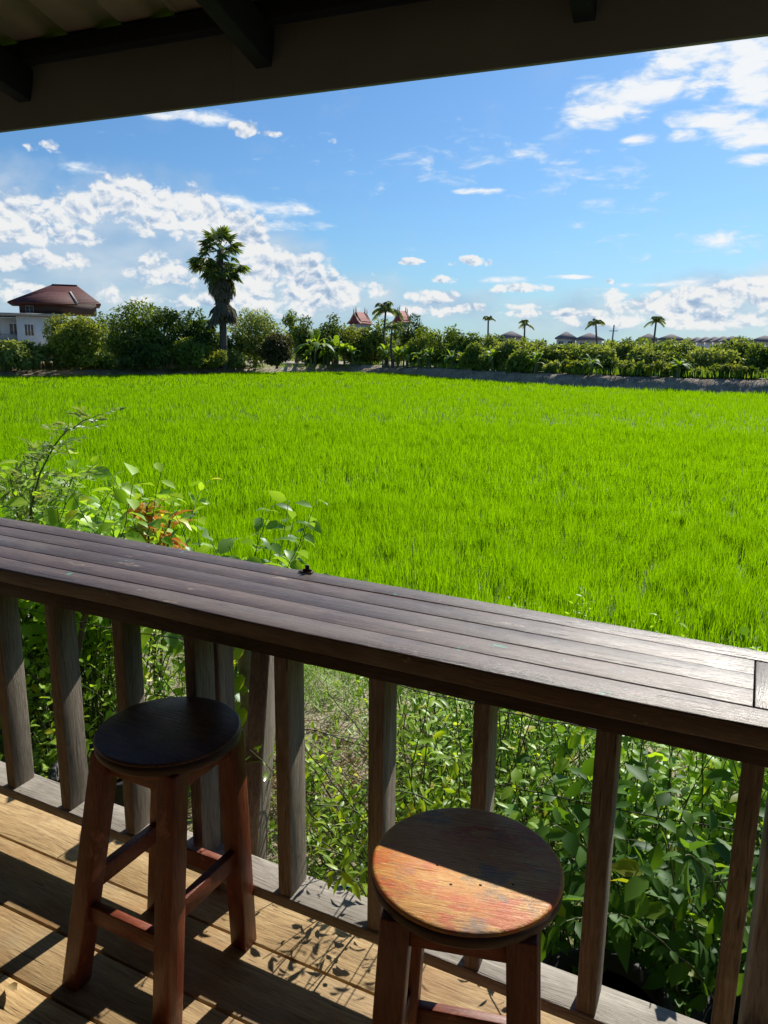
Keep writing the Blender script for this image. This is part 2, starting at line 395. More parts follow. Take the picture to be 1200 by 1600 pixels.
M['bracewood'] = woodmat('stool_stretcher_wood', (0.07, 0.014, 0.006), (0.185, 0.040, 0.017), (0.27, 0.075, 0.032), 'x', (0.32, 0.55), 14, 8, 0.3, st_leg, 0.5)
M['seatdark'] = woodmat('stool_dark_seat_wood', (0.04, 0.018, 0.011), (0.09, 0.042, 0.026), (0.15, 0.08, 0.054), 'x', (0.28, 0.5), 10, 8, 0.3, None, 0.35)
M['seatworn'] = woodmat('stool_worn_seat_wood', (0.28, 0.115, 0.022), (0.52, 0.245, 0.045), (0.62, 0.37, 0.10), 'x', (0.30, 0.55), 10, 9, 0.5, st_worn, 0.5)
M['seatrim'] = plain('stool_rim_wood', (0.028, 0.014, 0.009), (0.06, 0.028, 0.018), 14, 0.5)
M['fascia'] = plain('fascia_board', (0.13, 0.155, 0.165), (0.165, 0.195, 0.205), 3, 0.85, 0, 0.05)
M['rafter'] = plain('rafter_paint', (0.012, 0.015, 0.022), (0.018, 0.023, 0.032), 8, 0.9, 0, 0.1, 0.1)
M['sheet'] = plain('roof_sheet', (0.24, 0.205, 0.185), (0.36, 0.315, 0.285), 5, 0.85, 0, 0.15)
M['rust'] = plain('rusty_metal', (0.05, 0.03, 0.02), (0.11, 0.07, 0.05), 60, 0.6, 0.5)
M['blackplastic'] = plain('black_plastic', (0.008, 0.009, 0.011), (0.014, 0.014, 0.018), 9, 0.65, 0, 0.05)
M['teal'] = plain('teal_plastic', (0.02, 0.14, 0.15), (0.03, 0.19, 0.19), 9, 0.4, 0, 0.05)
M['bark'] = plain('bark', (0.07, 0.055, 0.042), (0.17, 0.14, 0.11), 9, 0.9, 0, 0.6)
M['palmbark'] = plain('palm_bark', (0.05, 0.042, 0.036), (0.13, 0.11, 0.095), 5, 0.9, 0, 0.6)
M['greenstem'] = plain('green_stem', (0.05, 0.075, 0.02), (0.12, 0.13, 0.05), 20, 0.6)
M['mossy'] = plain('mossy_wood', (0.10, 0.13, 0.05), (0.26, 0.25, 0.17), 14, 0.9, 0, 0.4)
M['wire'] = plain('wire_steel', (0.03, 0.027, 0.024), (0.07, 0.06, 0.05), 40, 0.8, 0.2)
M['white'] = plain('white_render', (0.62, 0.62, 0.60), (0.72, 0.72, 0.70), 1.2, 0.85, 0, 0.05)
M['cream'] = plain('cream_render', (0.55, 0.55, 0.53), (0.64, 0.63, 0.6), 1.2, 0.85, 0, 0.05)
M['brownwall'] = plain('brown_boarding', (0.055, 0.03, 0.026), (0.085, 0.05, 0.042), 3, 0.75, 0, 0.1)
M['greyroof'] = plain('grey_tile_roof', (0.16, 0.145, 0.15), (0.21, 0.19, 0.20), 2, 0.95, 0, 0.1, 0.1)
M['concrete'] = plain('concrete_slab', (0.27, 0.26, 0.25), (0.36, 0.35, 0.33), 2, 0.85, 0, 0.1)
M['glass'] = plain('window_glass', (0.05, 0.07, 0.08), (0.09, 0.12, 0.13), 1, 0.12, 0, 0.0)
M['curtain'] = plain('window_curtain', (0.10, 0.085, 0.06), (0.16, 0.13, 0.1), 2, 0.5, 0, 0.0)
M['redtile'] = plain('temple_tile', (0.20, 0.045, 0.045), (0.27, 0.075, 0.07), 3, 0.75, 0, 0.1, 0.2)
M['gold'] = plain('temple_trim', (0.42, 0.25, 0.16), (0.5, 0.32, 0.2), 3, 0.45, 0, 0.1)
M['drygrass'] = leafmat('dry_straw', (0.20, 0.15, 0.07), (0.42, 0.34, 0.18), 0.4, (1.1, 1.0, 0.7), 0.02)
M['rice'] = leafmat('rice_blade', (0.085, 0.22, 0.003), (0.30, 0.56, 0.005), 0.6, (1.25, 1.15, 0.25), 0.004, 0.6)
M['bushshade'] = leafmat('shaded_bush_leaf', (0.028, 0.085, 0.014), (0.12, 0.25, 0.035), 0.48, (2.2, 1.9, 0.45), 0.022, 0.48)  # darker bush greens; deep shadow at lower right is put into the colour
M['weed'] = leafmat('weed_leaf', (0.12, 0.24, 0.018), (0.32, 0.50, 0.05), 0.5, (1.3, 1.2, 0.4), 0.03, 0.45)
M['bush'] = leafmat('bush_leaf', (0.065, 0.17, 0.018), (0.36, 0.54, 0.06), 0.48, (2.5, 2.0, 0.45), 0.04, 0.4)
M['bushlight'] = leafmat('light_bush_leaf', (0.14, 0.29, 0.025), (0.42, 0.60, 0.07), 0.5, (1.6, 1.6, 0.4), 0.04, 0.4)
M['broad'] = leafmat('broad_leaf', (0.08, 0.18, 0.035), (0.22, 0.38, 0.07), 0.52, (2.0, 1.8, 0.35), 0.04, 0.4)
M['feather'] = leafmat('feathery_leaf', (0.14, 0.22, 0.08), (0.30, 0.40, 0.17), 0.45, (1.4, 1.3, 0.5), 0.05, 0.4)
M['yellowleaf'] = leafmat('yellow_leaf', (0.32, 0.30, 0.015), (0.58, 0.56, 0.03), 0.5, (1.3, 1.2, 0.4), 0.04, 0.4)
TREE = {
    'dark': leafmat('dark_tree_leaf', (0.025, 0.06, 0.013), (0.12, 0.19, 0.035), 0.40, (1.7, 1.5, 0.5), 0.022, 0.5),
    'mid': leafmat('mid_tree_leaf', (0.05, 0.10, 0.016), (0.21, 0.29, 0.045), 0.46, (1.7, 1.5, 0.5), 0.022, 0.5),
    'olive': leafmat('olive_tree_leaf', (0.08, 0.125, 0.02), (0.33, 0.37, 0.06), 0.46, (1.5, 1.4, 0.5), 0.022, 0.5),
    'pale': leafmat('pale_tree_leaf', (0.09, 0.14, 0.03), (0.34, 0.40, 0.11), 0.46, (1.5, 1.4, 0.6), 0.022, 0.5),
    'brown': leafmat('brownish_tree_leaf', (0.05, 0.055, 0.02), (0.12, 0.115, 0.04), 0.3, (1.5, 1.3, 0.6), 0.022, 0.5),
    'mango': leafmat('mango_leaf', (0.065, 0.115, 0.022), (0.34, 0.40, 0.11), 0.46, (1.6, 1.5, 0.5), 0.022, 0.5),
}
M['banana'] = leafmat('banana_leaf', (0.085, 0.165, 0.025), (0.24, 0.36, 0.045), 0.5, (1.9, 1.7, 0.4), 0.008, 0.55)
M['palm'] = leafmat('palm_leaf', (0.06, 0.10, 0.02), (0.18, 0.25, 0.05), 0.45, (1.7, 1.6, 0.4), 0.06, 0.4)
M['deadpalm'] = leafmat('dead_palm_leaf', (0.10, 0.088, 0.06), (0.25, 0.22, 0.155), 0.35, (1.2, 1.1, 0.8), 0.03, 0.5)


def mk_roof_tile():
    m, g = newmat('dark_red_tile_roof'); tc = g.new('ShaderNodeTexCoord').outputs['Object']
    sx = g.new('ShaderNodeSeparateXYZ'); g.put(sx.inputs[0], tc)
    w = g.m('SINE', g.m('MULTIPLY', sx.outputs[2], 34.0))
    n = g.noise(tc, 5, 4)
    out(g, pbsdf(g, g.ramp(n, [(0.35, (0.065, 0.022, 0.02)), (0.65, (0.105, 0.038, 0.034))]), 0.7, g.m('ADD', w, n), 0.2, 0, 0.5, 0.03)); return m


M['tileroof'] = mk_roof_tile()


def mk_croton():
    m, g = newmat('croton_leaf'); v = g.new('ShaderNodeAttribute', attribute_name='var').outputs['Fac']
    tc = g.new('ShaderNodeTexCoord').outputs['Object']; n = g.noise(tc, 60, 3, 0.6)
    f = g.m('ADD', g.m('MULTIPLY', v, 0.8), g.m('MULTIPLY', n, 0.35))
    col = g.ramp(f, [(0.12, (0.05, 0.09, 0.015)), (0.3, (0.42, 0.34, 0.03)), (0.45, (0.62, 0.20, 0.02)), (0.65, (0.72, 0.30, 0.03)), (0.85, (0.75, 0.52, 0.06)), (1.0, (0.40, 0.08, 0.03))])
    d = g.new('ShaderNodeBsdfDiffuse'); g.put(d.inputs[0], col); t = g.new('ShaderNodeBsdfTranslucent'); g.put(t.inputs[0], col)
    gl = g.new('ShaderNodeBsdfGlossy'); gl.inputs['Roughness'].default_value = 0.3
    a = g.new('ShaderNodeMixShader'); a.inputs[0].default_value = 0.45; g.l.new(d.outputs[0], a.inputs[1]); g.l.new(t.outputs[0], a.inputs[2])
    fr = g.new('ShaderNodeFresnel'); fr.inputs[0].default_value = 1.42
    b = g.new('ShaderNodeMixShader'); g.put(b.inputs[0], g.m('MULTIPLY', fr.outputs[0], 0.6)); g.l.new(a.outputs[0], b.inputs[1]); g.l.new(gl.outputs[0], b.inputs[2])
    out(g, b.outputs[0]); return m


M['croton'] = mk_croton()


def mk_ground():
    m, g = newmat('ground_soil'); tc = g.new('ShaderNodeTexCoord').outputs['Object']
    a = g.noise(tc, 0.9, 6, 0.65); b = g.noise(tc, 14, 6, 0.7); c = g.noise(tc, 70, 3, 0.7)
    f = g.m('ADD', g.m('MULTIPLY', a, 0.5), g.m('ADD', g.m('MULTIPLY', b, 0.35), g.m('MULTIPLY', c, 0.2)))
    col = g.ramp(f, [(0.34, (0.09, 0.07, 0.045)), (0.46, (0.27, 0.225, 0.16)), (0.58, (0.46, 0.40, 0.31)), (0.72, (0.56, 0.50, 0.41))])
    gr = g.noise(tc, 0.35, 4, 0.6)
    col = g.mix(g.m('MULTIPLY', g.step(gr, 0.45, 0.62), 0.5), col, (0.09, 0.13, 0.025))
    out(g, pbsdf(g, col, 0.95, g.m('ADD', b, c), 0.2, 0, 0.8, 0.03)); return m


def mk_mud():
    m, g = newmat('paddy_mud'); tc = g.new('ShaderNodeTexCoord').outputs['Object']
    a = g.noise(tc, 1.3, 5, 0.65); b = g.noise(tc, 12, 5, 0.7)
    wet = g.step(a, 0.47, 0.58)
    col = g.ramp(b, [(0.3, (0.028, 0.05, 0.010)), (0.7, (0.06, 0.09, 0.02))])
    rr = g.m('SUBTRACT', 0.85, g.m('MULTIPLY', wet, 0.12))
    out(g, pbsdf(g, col, rr, b, 0.15, 0, 0.25, 0.02)); return m


def mk_bank():
    m, g = newmat('bank_earth'); tc = g.new('ShaderNodeTexCoord').outputs['Object']
    a = g.noise(tc, 0.8, 6, 0.65); b = g.noise(g.vm('MULTIPLY', tc, (1, 1, 0.5)), 4, 6, 0.7)
    f = g.m('ADD', g.m('MULTIPLY', a, 0.5), g.m('MULTIPLY', b, 0.5))
    col = g.ramp(f, [(0.35, (0.15, 0.115, 0.08)), (0.5, (0.31, 0.25, 0.185)), (0.65, (0.46, 0.385, 0.30))])
    out(g, pbsdf(g, col, 0.95, b, 0.2, 0, 1.0, 0.25)); return m


M['ground'], M['mud'], M['earth'] = mk_ground(), mk_mud(), mk_bank()

# ------------------------------------------------------------------ terrain
HORIZ = lambda px: 549.2 + (px-600)*math.tan(ROLL)
RICE_Z = -0.44; MUD_Z = -0.88; LAND_Z = 0.10


def flat(px, depth, z=0.0):
    p = at(px, HORIZ(px), depth); return np.array([p[0], p[1], z])


edge_px = [(-900, 44), (-500, 49), (-250, 54), (0, 60), (150, 65), (300, 71), (400, 78), (520, 84), (620, 80), (700, 68), (800, 60), (900, 54), (1050, 49), (1200, 46), (1400, 42), (1700, 37), (2300, 30)]
EDGE = np.array([flat(px, d)[:2] for px, d in edge_px])
ea = np.arctan2(EDGE[:, 0], EDGE[:, 1]); er = np.hypot(EDGE[:, 0], EDGE[:, 1])


def edge_r(azm): return np.interp(azm, ea, er)


def sstep(x, a, b):
    t = np.clip((x-a)/(b-a), 0, 1); return t*t*(3-2*t)


def lump(x, y, s=1.0, seed=0):
    return (np.sin(x*1.7*s+seed)*np.cos(y*2.1*s+seed*2) + 0.6*np.sin(x*4.3*s+y*3.1*s+seed) + 0.35*np.cos(x*9.1*s-y*7.7*s))/1.95


def ground_z(x, y):
    x = np.asarray(x, float); y = np.asarray(y, float)
    r = np.hypot(x, y); a = np.arctan2(x, y); inside = edge_r(a)
    near = -0.56 + 0.035*lump(x, y) + 0.10*np.exp(-((x+2.0)**2+(y-3.6)**2)/0.5)
    z = near + (-0.95-near)*sstep(y, 4.1, 4.9)
    front = (np.abs(a) < 1.35)
    land = LAND_Z + 0.08*lump(x, y, 0.12) - 0.35*sstep(r, 300, 1500)
    z = np.where(front, z + (land-z)*sstep(r-inside, 0.6, 2.4), np.where(r > 30, LAND_Z-0.3, z))
    return z


def build_ground():
    n = 420
    th = np.concatenate([np.linspace(-1.34, 1.34, 300), np.linspace(1.36, 2*math.pi-1.36, n-300)])
    rr = np.concatenate([np.linspace(0.6, 8, 38), np.linspace(8.6, 40, 24), np.linspace(42, 110, 70), np.geomspace(115, 4000, 26)])
    X = np.outer(rr, np.sin(th)); Y = np.outer(rr, np.cos(th)); Z = ground_z(X, Y)
    V = np.stack([X, Y, Z], -1).reshape(-1, 3)
    m = len(rr); i = np.arange(m-1)[:, None]*n; j = np.arange(n)[None]; k = (j+1) % n
    F = np.stack([i+j, i+n+j, i+n+k, i+k], -1).reshape(-1, 4)
    o = MB().add(V, [F, np.arange(n)[None]], 0.5).build('ground', M['ground'], None, True)
    tag(o, 'dry soil and straw covered ground below the deck', 'ground', None, 'structure')
    # wet paddy floor
    az = np.linspace(-1.25, 1.05, 120); r1 = edge_r(az)+0.9
    far = np.stack([r1*np.sin(az), r1*np.cos(az), np.full(120, MUD_Z)], -1)
    y0 = 4.55
    nx = np.clip(far[:, 0], -60, 40)
    near = np.stack([np.linspace(-14, 9, 120), np.full(120, y0), np.full(120, MUD_Z)], -1)
    V = np.concatenate([near, far]); q = np.arange(119)
    o = MB().add(V, [np.stack([q, q+1, q+121, q+120], -1)], 0.5).build('paddy_field', M['mud'])
    tag(o, 'wet mud floor of the flooded rice paddy', 'field', None, 'structure')
    # earth bund along the far edge
    az = np.linspace(-1.2, 0.95, 620); r0 = edge_r(az)
    prof = [(-0.9, -0.98), (-0.25, -0.62), (0.05, -0.28), (0.35, 0.02), (0.9, 0.19), (1.8, 0.21), (2.6, 0.14), (3.4, -0.05)]
    rows = []
    for k, (dr, z) in enumerate(prof):
        x = (r0+dr)*np.sin(az); y = (r0+dr)*np.cos(az)
        jr = 0.16*lump(x, y, 1.3, k)+0.1*lump(x, y, 3.1, k+3); jz = 0.09*lump(x, y, 1.1, k*2)+0.05*lump(x, y, 3.7, k)
        hs = np.interp(az, [-1.2, -0.62, -0.52, -0.40, 1], [0.2, 0.2, 0.5, .88, .88])
        rows.append(np.stack([(r0+dr+jr)*np.sin(az), (r0+dr+jr)*np.cos(az), (z+jz+0.95)*hs-0.95], -1))
    V = np.concatenate(rows); n = 620; i = np.arange(len(prof)-1)[:, None]*n; j = np.arange(n-1)[None]
    F = np.stack([i+j, i+n+j, i+n+j+1, i+j+1], -1).reshape(-1, 4)
    o = MB().add(V, [F], 0.5).build('earth_bank', M['earth'], None, False)
    tag(o, 'low grey brown earth bund along the far edge of the paddy', 'bank', None, 'structure')


build_ground()

# ------------------------------------------------------------------ deck and railing
def build_deck():
    mb = MB()
    gaps = [1.66, 1.452, 1.237, 1.073, 0.87, 0.67, 0.47, 0.27, 0.07, -0.13, -0.33, -0.53, -0.73, -0.93, -1.15]
    for k in range(len(gaps)-1):
        y1, y0 = gaps[k], gaps[k+1]
        xs = [-4.2, -4.2+random.uniform(1.9, 3.2), 3.4] if k not in (1, 2) else [-4.2, 3.4]
        if k == 3: xs = [-4.2, -1.62, 3.4]
        for a, b in zip(xs[:-1], xs[1:]):
            mb.box(((a+b)/2, (y0+y1)/2, -0.0175+random.uniform(-.002, .0)), (b-a-.003, y1-y0-0.007, 0.035))
    o = mb.build('deck', M['floor'], None, False, 0.003)
    tag(o, 'weathered yellow brown plank deck floor', 'deck', None, 'structure')
    mb = MB()
    for y in (1.55, 0.6, -0.4): mb.beam((-4.2, y, -0.11), (3.4, y, -0.11), 0.06, 0.14)
    tag(mb.build('deck_joists', M['dark']), 'dark joists under the plank deck', 'joists', None, 'structure')
    mb = MB()
    for x in (-4.0, -1.3, 0.1, 1.7, 3.2): mb.box((x, 1.55, -0.42), (0.12, 0.1, 0.48))
    tag(mb.build('deck_piers', M['post']), 'short posts carrying the deck', 'piers', None, 'structure')


build_deck()


def rotz(a): c, s = math.cos(a), math.sin(a); return np.array([[c, -s, 0], [s, c, 0], [0, 0, 1]])


def build_railing():
    base = np.array([-1.0, 1.5, 0.0])
    t = thing('railing', base, 'weathered wooden balcony railing topped by a wide dark bar counter', 'railing')
    def B(mb, name, mat, parent=t, bev=0.004, lab=None, smooth=False):
        o = mb.build(name, M[mat], parent, smooth, bev, None)
        me = o.data; me.transform(Matrix.Translation(-Vector(base)))
        if lab: o['label'] = lab
        return o
    # bar counter: strips measured from the inner edge, slightly skewed to the rail
    def yline(yl, yr, x): return yl + (yr-yl)*(x+2.3)/2.35
    cuts = [(1.453, 1.408), (1.543, 1.496), (1.634, 1.579), (1.732, 1.661), (1.820, 1.747), (1.908, 1.813)]
    def strip(k, x0, x1, n=24, zt=0.95, th=0.045, wave=0.0, gap=0.001, var=None):
        mb = MB(); xs = np.linspace(x0, x1, n)
        y0 = np.array([yline(*cuts[k], x) for x in xs])+gap; y1 = np.array([yline(*cuts[k+1], x) for x in xs])-gap
        if wave: y0 = y0 + wave*(np.sin(xs*3.1+1.0)+0.5*np.sin(xs*7.3))
        zz = zt + 0.0012*np.sin(xs*4+k)
        V = np.concatenate([np.stack([xs, y0, zz], -1), np.stack([xs, y1, zz], -1), np.stack([xs, y0, zz-th], -1), np.stack([xs, y1, zz-th], -1)])
        i = np.arange(n-1)
        F = np.concatenate([np.stack([i, i+1, n+i+1, n+i], -1), np.stack([2*n+i, 3*n+i, 3*n+i+1, 2*n+i+1], -1),
                            np.stack([i, 2*n+i, 2*n+i+1, i+1], -1), np.stack([n+i, n+i+1, 3*n+i+1, 3*n+i], -1),
                            np.array([[0, n, 3*n, 2*n], [n-1, 3*n-1, 4*n-1, 2*n-1]])])
        return mb.add(V, [F], var if var is not None else random.random())
    for k in range(5):
        if k in (0, 4): B(strip(k, -3.6, 1.6, 44, wave=0.006 if k == 0 else 0.002), 'counter_plank', 'bar', bev=0.005 if k == 0 else 0.0015)
        else:
            B(strip(k, -3.6, 0.043, 34, zt=0.949), 'counter_plank', 'bar', bev=0.0012)
            B(strip(k, 0.147, 1.6, 16, zt=0.949), 'counter_plank', 'bar', bev=0.0012)
    mb = MB(); xm0, xm1 = 0.0455, 0.1445
    V = [[x, yline(*c, x)+e, z] for z in (0.9495, 0.905) for (x, c, e) in ((xm0, cuts[1], .003), (xm1, cuts[1], .003), (xm1, cuts[4], -.003), (xm0, cuts[4], -.003))]
    mb.add(V, [np.array([[0, 1, 2, 3], [7, 6, 5, 4], [0, 4, 5, 1], [1, 5, 6, 2], [2, 6, 7, 3], [3, 7, 4, 0]])])
    B(mb, 'counter_cross_rail', 'barcross', bev=0.003)
    # dark backing under the plank joints, apron and outer rail
    mb = MB(); mb.beam((-3.6, 1.685, 0.890), (1.6, 1.615, 0.890), 0.36, 0.026); B(mb, 'counter_underboard', 'dark')
    mb = MB(); mb.beam((-3.6, 1.500, 0.879), (1.6, 1.455, 0.879), 0.035, 0.05); B(mb, 'apron', 'dark')
    mb = MB(); mb.beam((-3.6, 1.86, 0.868), (1.6, 1.765, 0.868), 0.045, 0.07); B(mb, 'outer_beam', 'dark')
    mb = MB(); mb.beam((-3.6, 1.535, 0.157), (1.6, 1.490, 0.157), 0.105, 0.033); B(mb, 'bottom_rail', 'rail')
    # balusters
    xs = [-3.44, -3.17, -2.91, -2.64, -2.385, -2.124, -1.865, -1.595, -1.035, -0.766, -0.507, -0.238, 0.032, 0.59, 0.86, 1.13, 1.4]
    tw = [2, -2, 1, 3, 2, 4, 3, 5, 3, 2, 4, 1, -2, 2, -1, 2, 1]
    for x, a in zip(xs, tw):
        y = 1.518 - 0.012*(x+2)/2*1.5
        mb = MB(); mb.box((x+0.024, y, 0.512), (0.036+random.uniform(0, .008), 0.082+random.uniform(-.004, .004), 0.682), rotz(R(a)))
        B(mb, 'baluster', 'post', bev=0.004)
    for x in (-1.386, 0.090):
        mb = MB(); mb.box((x+0.048, 1.612 if x < 0 else 1.600, 0.43), (0.088, 0.075, 0.9), rotz(R(3))); B(mb, 'railing_post', 'post', bev=0.006)
    mb = MB(); mb.box((-1.336+0.024, 1.520, 0.512), (0.036, 0.085, 0.682), rotz(R(2))); B(mb, 'baluster', 'post', bev=0.004)
    mb = MB(); mb.beam((-1.268, 1.66, -0.02), (-1.275, 1.80, 0.835), 0.06, 0.105, (0.25, -1, 0)); B(mb, 'brace_strut', 'post', bev=0.006, lab='slanting brace board under the bar counter')
    # latch left on the counter
    l = thing('latch', (-1.17, 1.846, 0.951), 'small rusty metal latch standing on the outer edge of the bar counter', 'latch'); l.scale = (.8, .8, .8)
    MB().box((0, 0, 0.003), (0.055, 0.026, 0.005), rotz(R(8))).build('latch_plate', M['rust'], l, False, 0.001)
    mb = MB(); mb.box((0.005, 0, 0.016), (0.016, 0.006, 0.026), rotz(R(8))); mb.tube([(-.012, 0, .009), (.022, .003, .009)], 0.005, 8); mb.build('latch_tab', M['rust'], l, False, 0.001)


build_railing()

# ------------------------------------------------------------------ roof
def build_roof():
    a = np.array([-2.517, 1.988, 2.35]); b = np.array([-0.076, 2.194, 2.35]); d = nrm(b-a); inn = np.array([d[1], -d[0], 0.0])    # inward
    base = (a+b)/2
    t = thing('porch_roof', base, 'dark shaded porch roof with fascia board, rafters and corrugated sheets', 'roof')
    def B(mb, name, mat, bev=0.003, sm=False):
        o = mb.build(name, M[mat], t, sm, bev); o.data.transform(Matrix.Translation(-Vector(base))); return o
    P = lambda s, i, z: a + d*s + inn*i + np.array([0, 0, z-2.35])
    s0, s1 = -3.4, 6.6
    UP = (0, 0, 1)
    seams = [s0, -0.03, 1.21, 2.08, 3.35, s1]
    mb = MB(); mb.beam(P(s0, -0.009, 2.467), P(0.9612, -0.009, 2.467), 0.018, 0.234); mb.beam(P(0.9614, -0.009, 2.467), P(3.0026, -0.009, 2.467), 0.018, 0.234); mb.beam(P(3.0028, -0.009, 2.467), P(s1, -0.009, 2.467), 0.018, 0.234)
    B(mb, 'fascia_board', 'fascia', 0.002)
    sl = math.tan(R(13))
    for s in (-2.68, -1.74, -0.80, 0.145, 1.085, 2.02, 2.96, 3.9, 4.84, 5.78):
        mb = MB(); mb.beam(P(s, 0.006, 2.478), P(s, 3.2, 2.478+3.2*sl), 0.055, 0.11); B(mb, 'rafter', 'rafter')
    for i in (0.035, 0.95, 1.9, 2.8):
        mb = MB(); mb.beam(P(s0, i, 2.555+i*sl), P(s1, i, 2.555+i*sl), 0.05, 0.055); B(mb, 'purlin', 'rafter')
    # corrugated sheets: trapezoid ribs running down the slope
    for k in range(12):
        w = 0.86; x0 = s0+k*w*0.975; prof = []
        for r in range(4):
            u = r*w/4; prof += [(u, 0), (u+.105, 0), (u+.13, .02), (u+.185, .02), (u+.21, 0)]
        prof.append((w, 0)); pr = np.array(prof); n = len(pr); off = 0.0025*(k % 2)
        rows = []
        for i in (-0.08, 3.3): rows.append(np.array([P(x0+u, i, 2.586+i*sl+h+off) for u, h in pr]))
        V = np.concatenate([rows[0], rows[1], rows[0]+[0, 0, .004], rows[1]+[0, 0, .004]]); j = np.arange(n-1)
        F = np.concatenate([np.stack([j, j+1, n+j+1, n+j], -1), np.stack([2*n+j, 3*n+j, 3*n+j+1, 2*n+j+1], -1), np.stack([j, 2*n+j, 2*n+j+1, j+1], -1)])
        B(MB().add(V, [F]), 'roof_sheet', 'sheet', 0)


build_roof()


def build_house_wall():
    t = thing('timber_house', (-0.5, -1.3, 0), 'dark timber house wall behind the deck', 'house')
    mb = MB()
    for k in range(21): mb.box((0.1, 0, .075+k*.16), (8.6, .04, .157))
    mb.build('wall', M['dark'], t)
    for x in (-4.05, 4.2):
        mb = MB()
        for k in range(20): mb.box((x, 1.2, .075+k*.16), (.04, 2.3, .157))
        mb.build('side_wall', M['dark'], t)


build_house_wall()

# ------------------------------------------------------------------ stools
def build_stool(loc, rz, label, seatmat, zt=0.69, rad=0.174, spread=0.165, so=(0.0, 0.0)):
    t = thing('bar_stool', loc, label, 'stool', 'round wooden bar stools at the counter', rz)
    mb = MB(); n = 64; th = 0.034
    prof = [(0.0005, zt), (rad*0.5, zt+.0005), (rad-.008, zt), (rad-.003, zt-.002), (rad, zt-.007)]
    V = [(r, z) for r, z in prof]
    mbt = MB(); mbt.lathe(V[::-1], n, (so[0], so[1], 0))
    st = mbt.build('seat', M[seatmat], t, False)
    mbr = MB(); mbr.lathe([(rad-.03, zt-th), (rad-.006, zt-th), (rad-.001, zt-th+.006), (rad+.0002, zt-.0075)], n, (so[0], so[1], 0))
    mbr.build('seat_rim', M['seatrim'], st, True)
    top = 0.105; zl = zt-th
    for sx in (-1, 1):
        for sy in (-1, 1):
            p0 = np.array([sx*(spread-.026), sy*(spread-.026), 0.0]); p1 = np.array([sx*top+so[0], sy*top+so[1], zl])
            w = 0.052; V = []
            for p in (p0, p1):
                V += [[p[0]-w/2, p[1]-w/2, p[2]], [p[0]+w/2, p[1]-w/2, p[2]], [p[0]+w/2, p[1]+w/2, p[2]], [p[0]-w/2, p[1]+w/2, p[2]]]
            MB().add(V, [np.array([[3, 2, 1, 0], [4, 5, 6, 7], [0, 1, 5, 4], [1, 2, 6, 5], [2, 3, 7, 6], [3, 0, 4, 7]])]).build('leg', M['leg'], t, False, 0.004)
    def half(z): return (spread-.026)+(top-(spread-.026))*z/zl
    ox = lambda z: so[0]*z/zl
    oy = lambda z: so[1]*z/zl
    def bm(a, b, w, hh): return MB().beam((a[0]+ox(a[2]), a[1]+oy(a[2]), a[2]), (b[0]+ox(b[2]), b[1]+oy(b[2]), b[2]), w, hh)
    for s, z in ((-1, 0.215), (1, 0.225)):
        h = half(z); bm((-h+.024, s*h, z), (h-.024, s*h, z), 0.024, 0.05).build('stretcher', M['bracewood'], t, False, 0.003)
    for s, z in ((-1, 0.285), (1, 0.285)):
        h = half(z); bm((s*h, -h+.024, z), (s*h, h-.024, z), 0.024, 0.05).build('stretcher', M['bracewood'], t, False, 0.003)
    z = zl-.028
    h = half(z)
    for s in (-1, 1):
        bm((-h+.024, s*h, z), (h-.024, s*h, z), 0.026, 0.056).build('seat_apron', M['bracewood'], t, False, 0.002)
        bm((s*h, -h+.024, z), (s*h, h-.024, z), 0.026, 0.056).build('seat_apron', M['bracewood'], t, False, 0.002)
    # pegs and nail holes in the seat
    for x, y in ((-.05, -.02), (.03, -.055), (.085, -.04), (-.02, -.065)):
        MB().tube([(x+so[0], y+so[1], zt-.004), (x+so[0], y+so[1], zt+.0008)], 0.0028, 8).build('nail_head', M['seatrim'], st)
    return t


build_stool((-1.28, 1.287, 0), R(0), 'dark glossy round bar stool standing wholly in shade on the left', 'seatdark', 0.683, 0.177, 0.178, (0.044, 0.022))
build_stool((-0.393, 1.147, 0), R(14), 'round bar stool with worn orange and red seat half in sunlight', 'seatworn', 0.70, 0.1725)

# dry leaf on the floor
mb = MB(); leaf_geo(mb, np.array([[-1.575, 1.045, 0.006]]), np.array([[0.9, -0.25, 0.12]]), np.array([[0, 0, 1.0]]), 0.06, 0.026, -0.25, True, np.array([0.9]), 0.8)
tag(mb.build('dry_leaf', M['drygrass']), 'curled dry leaf lying on the deck planks', 'leaf')

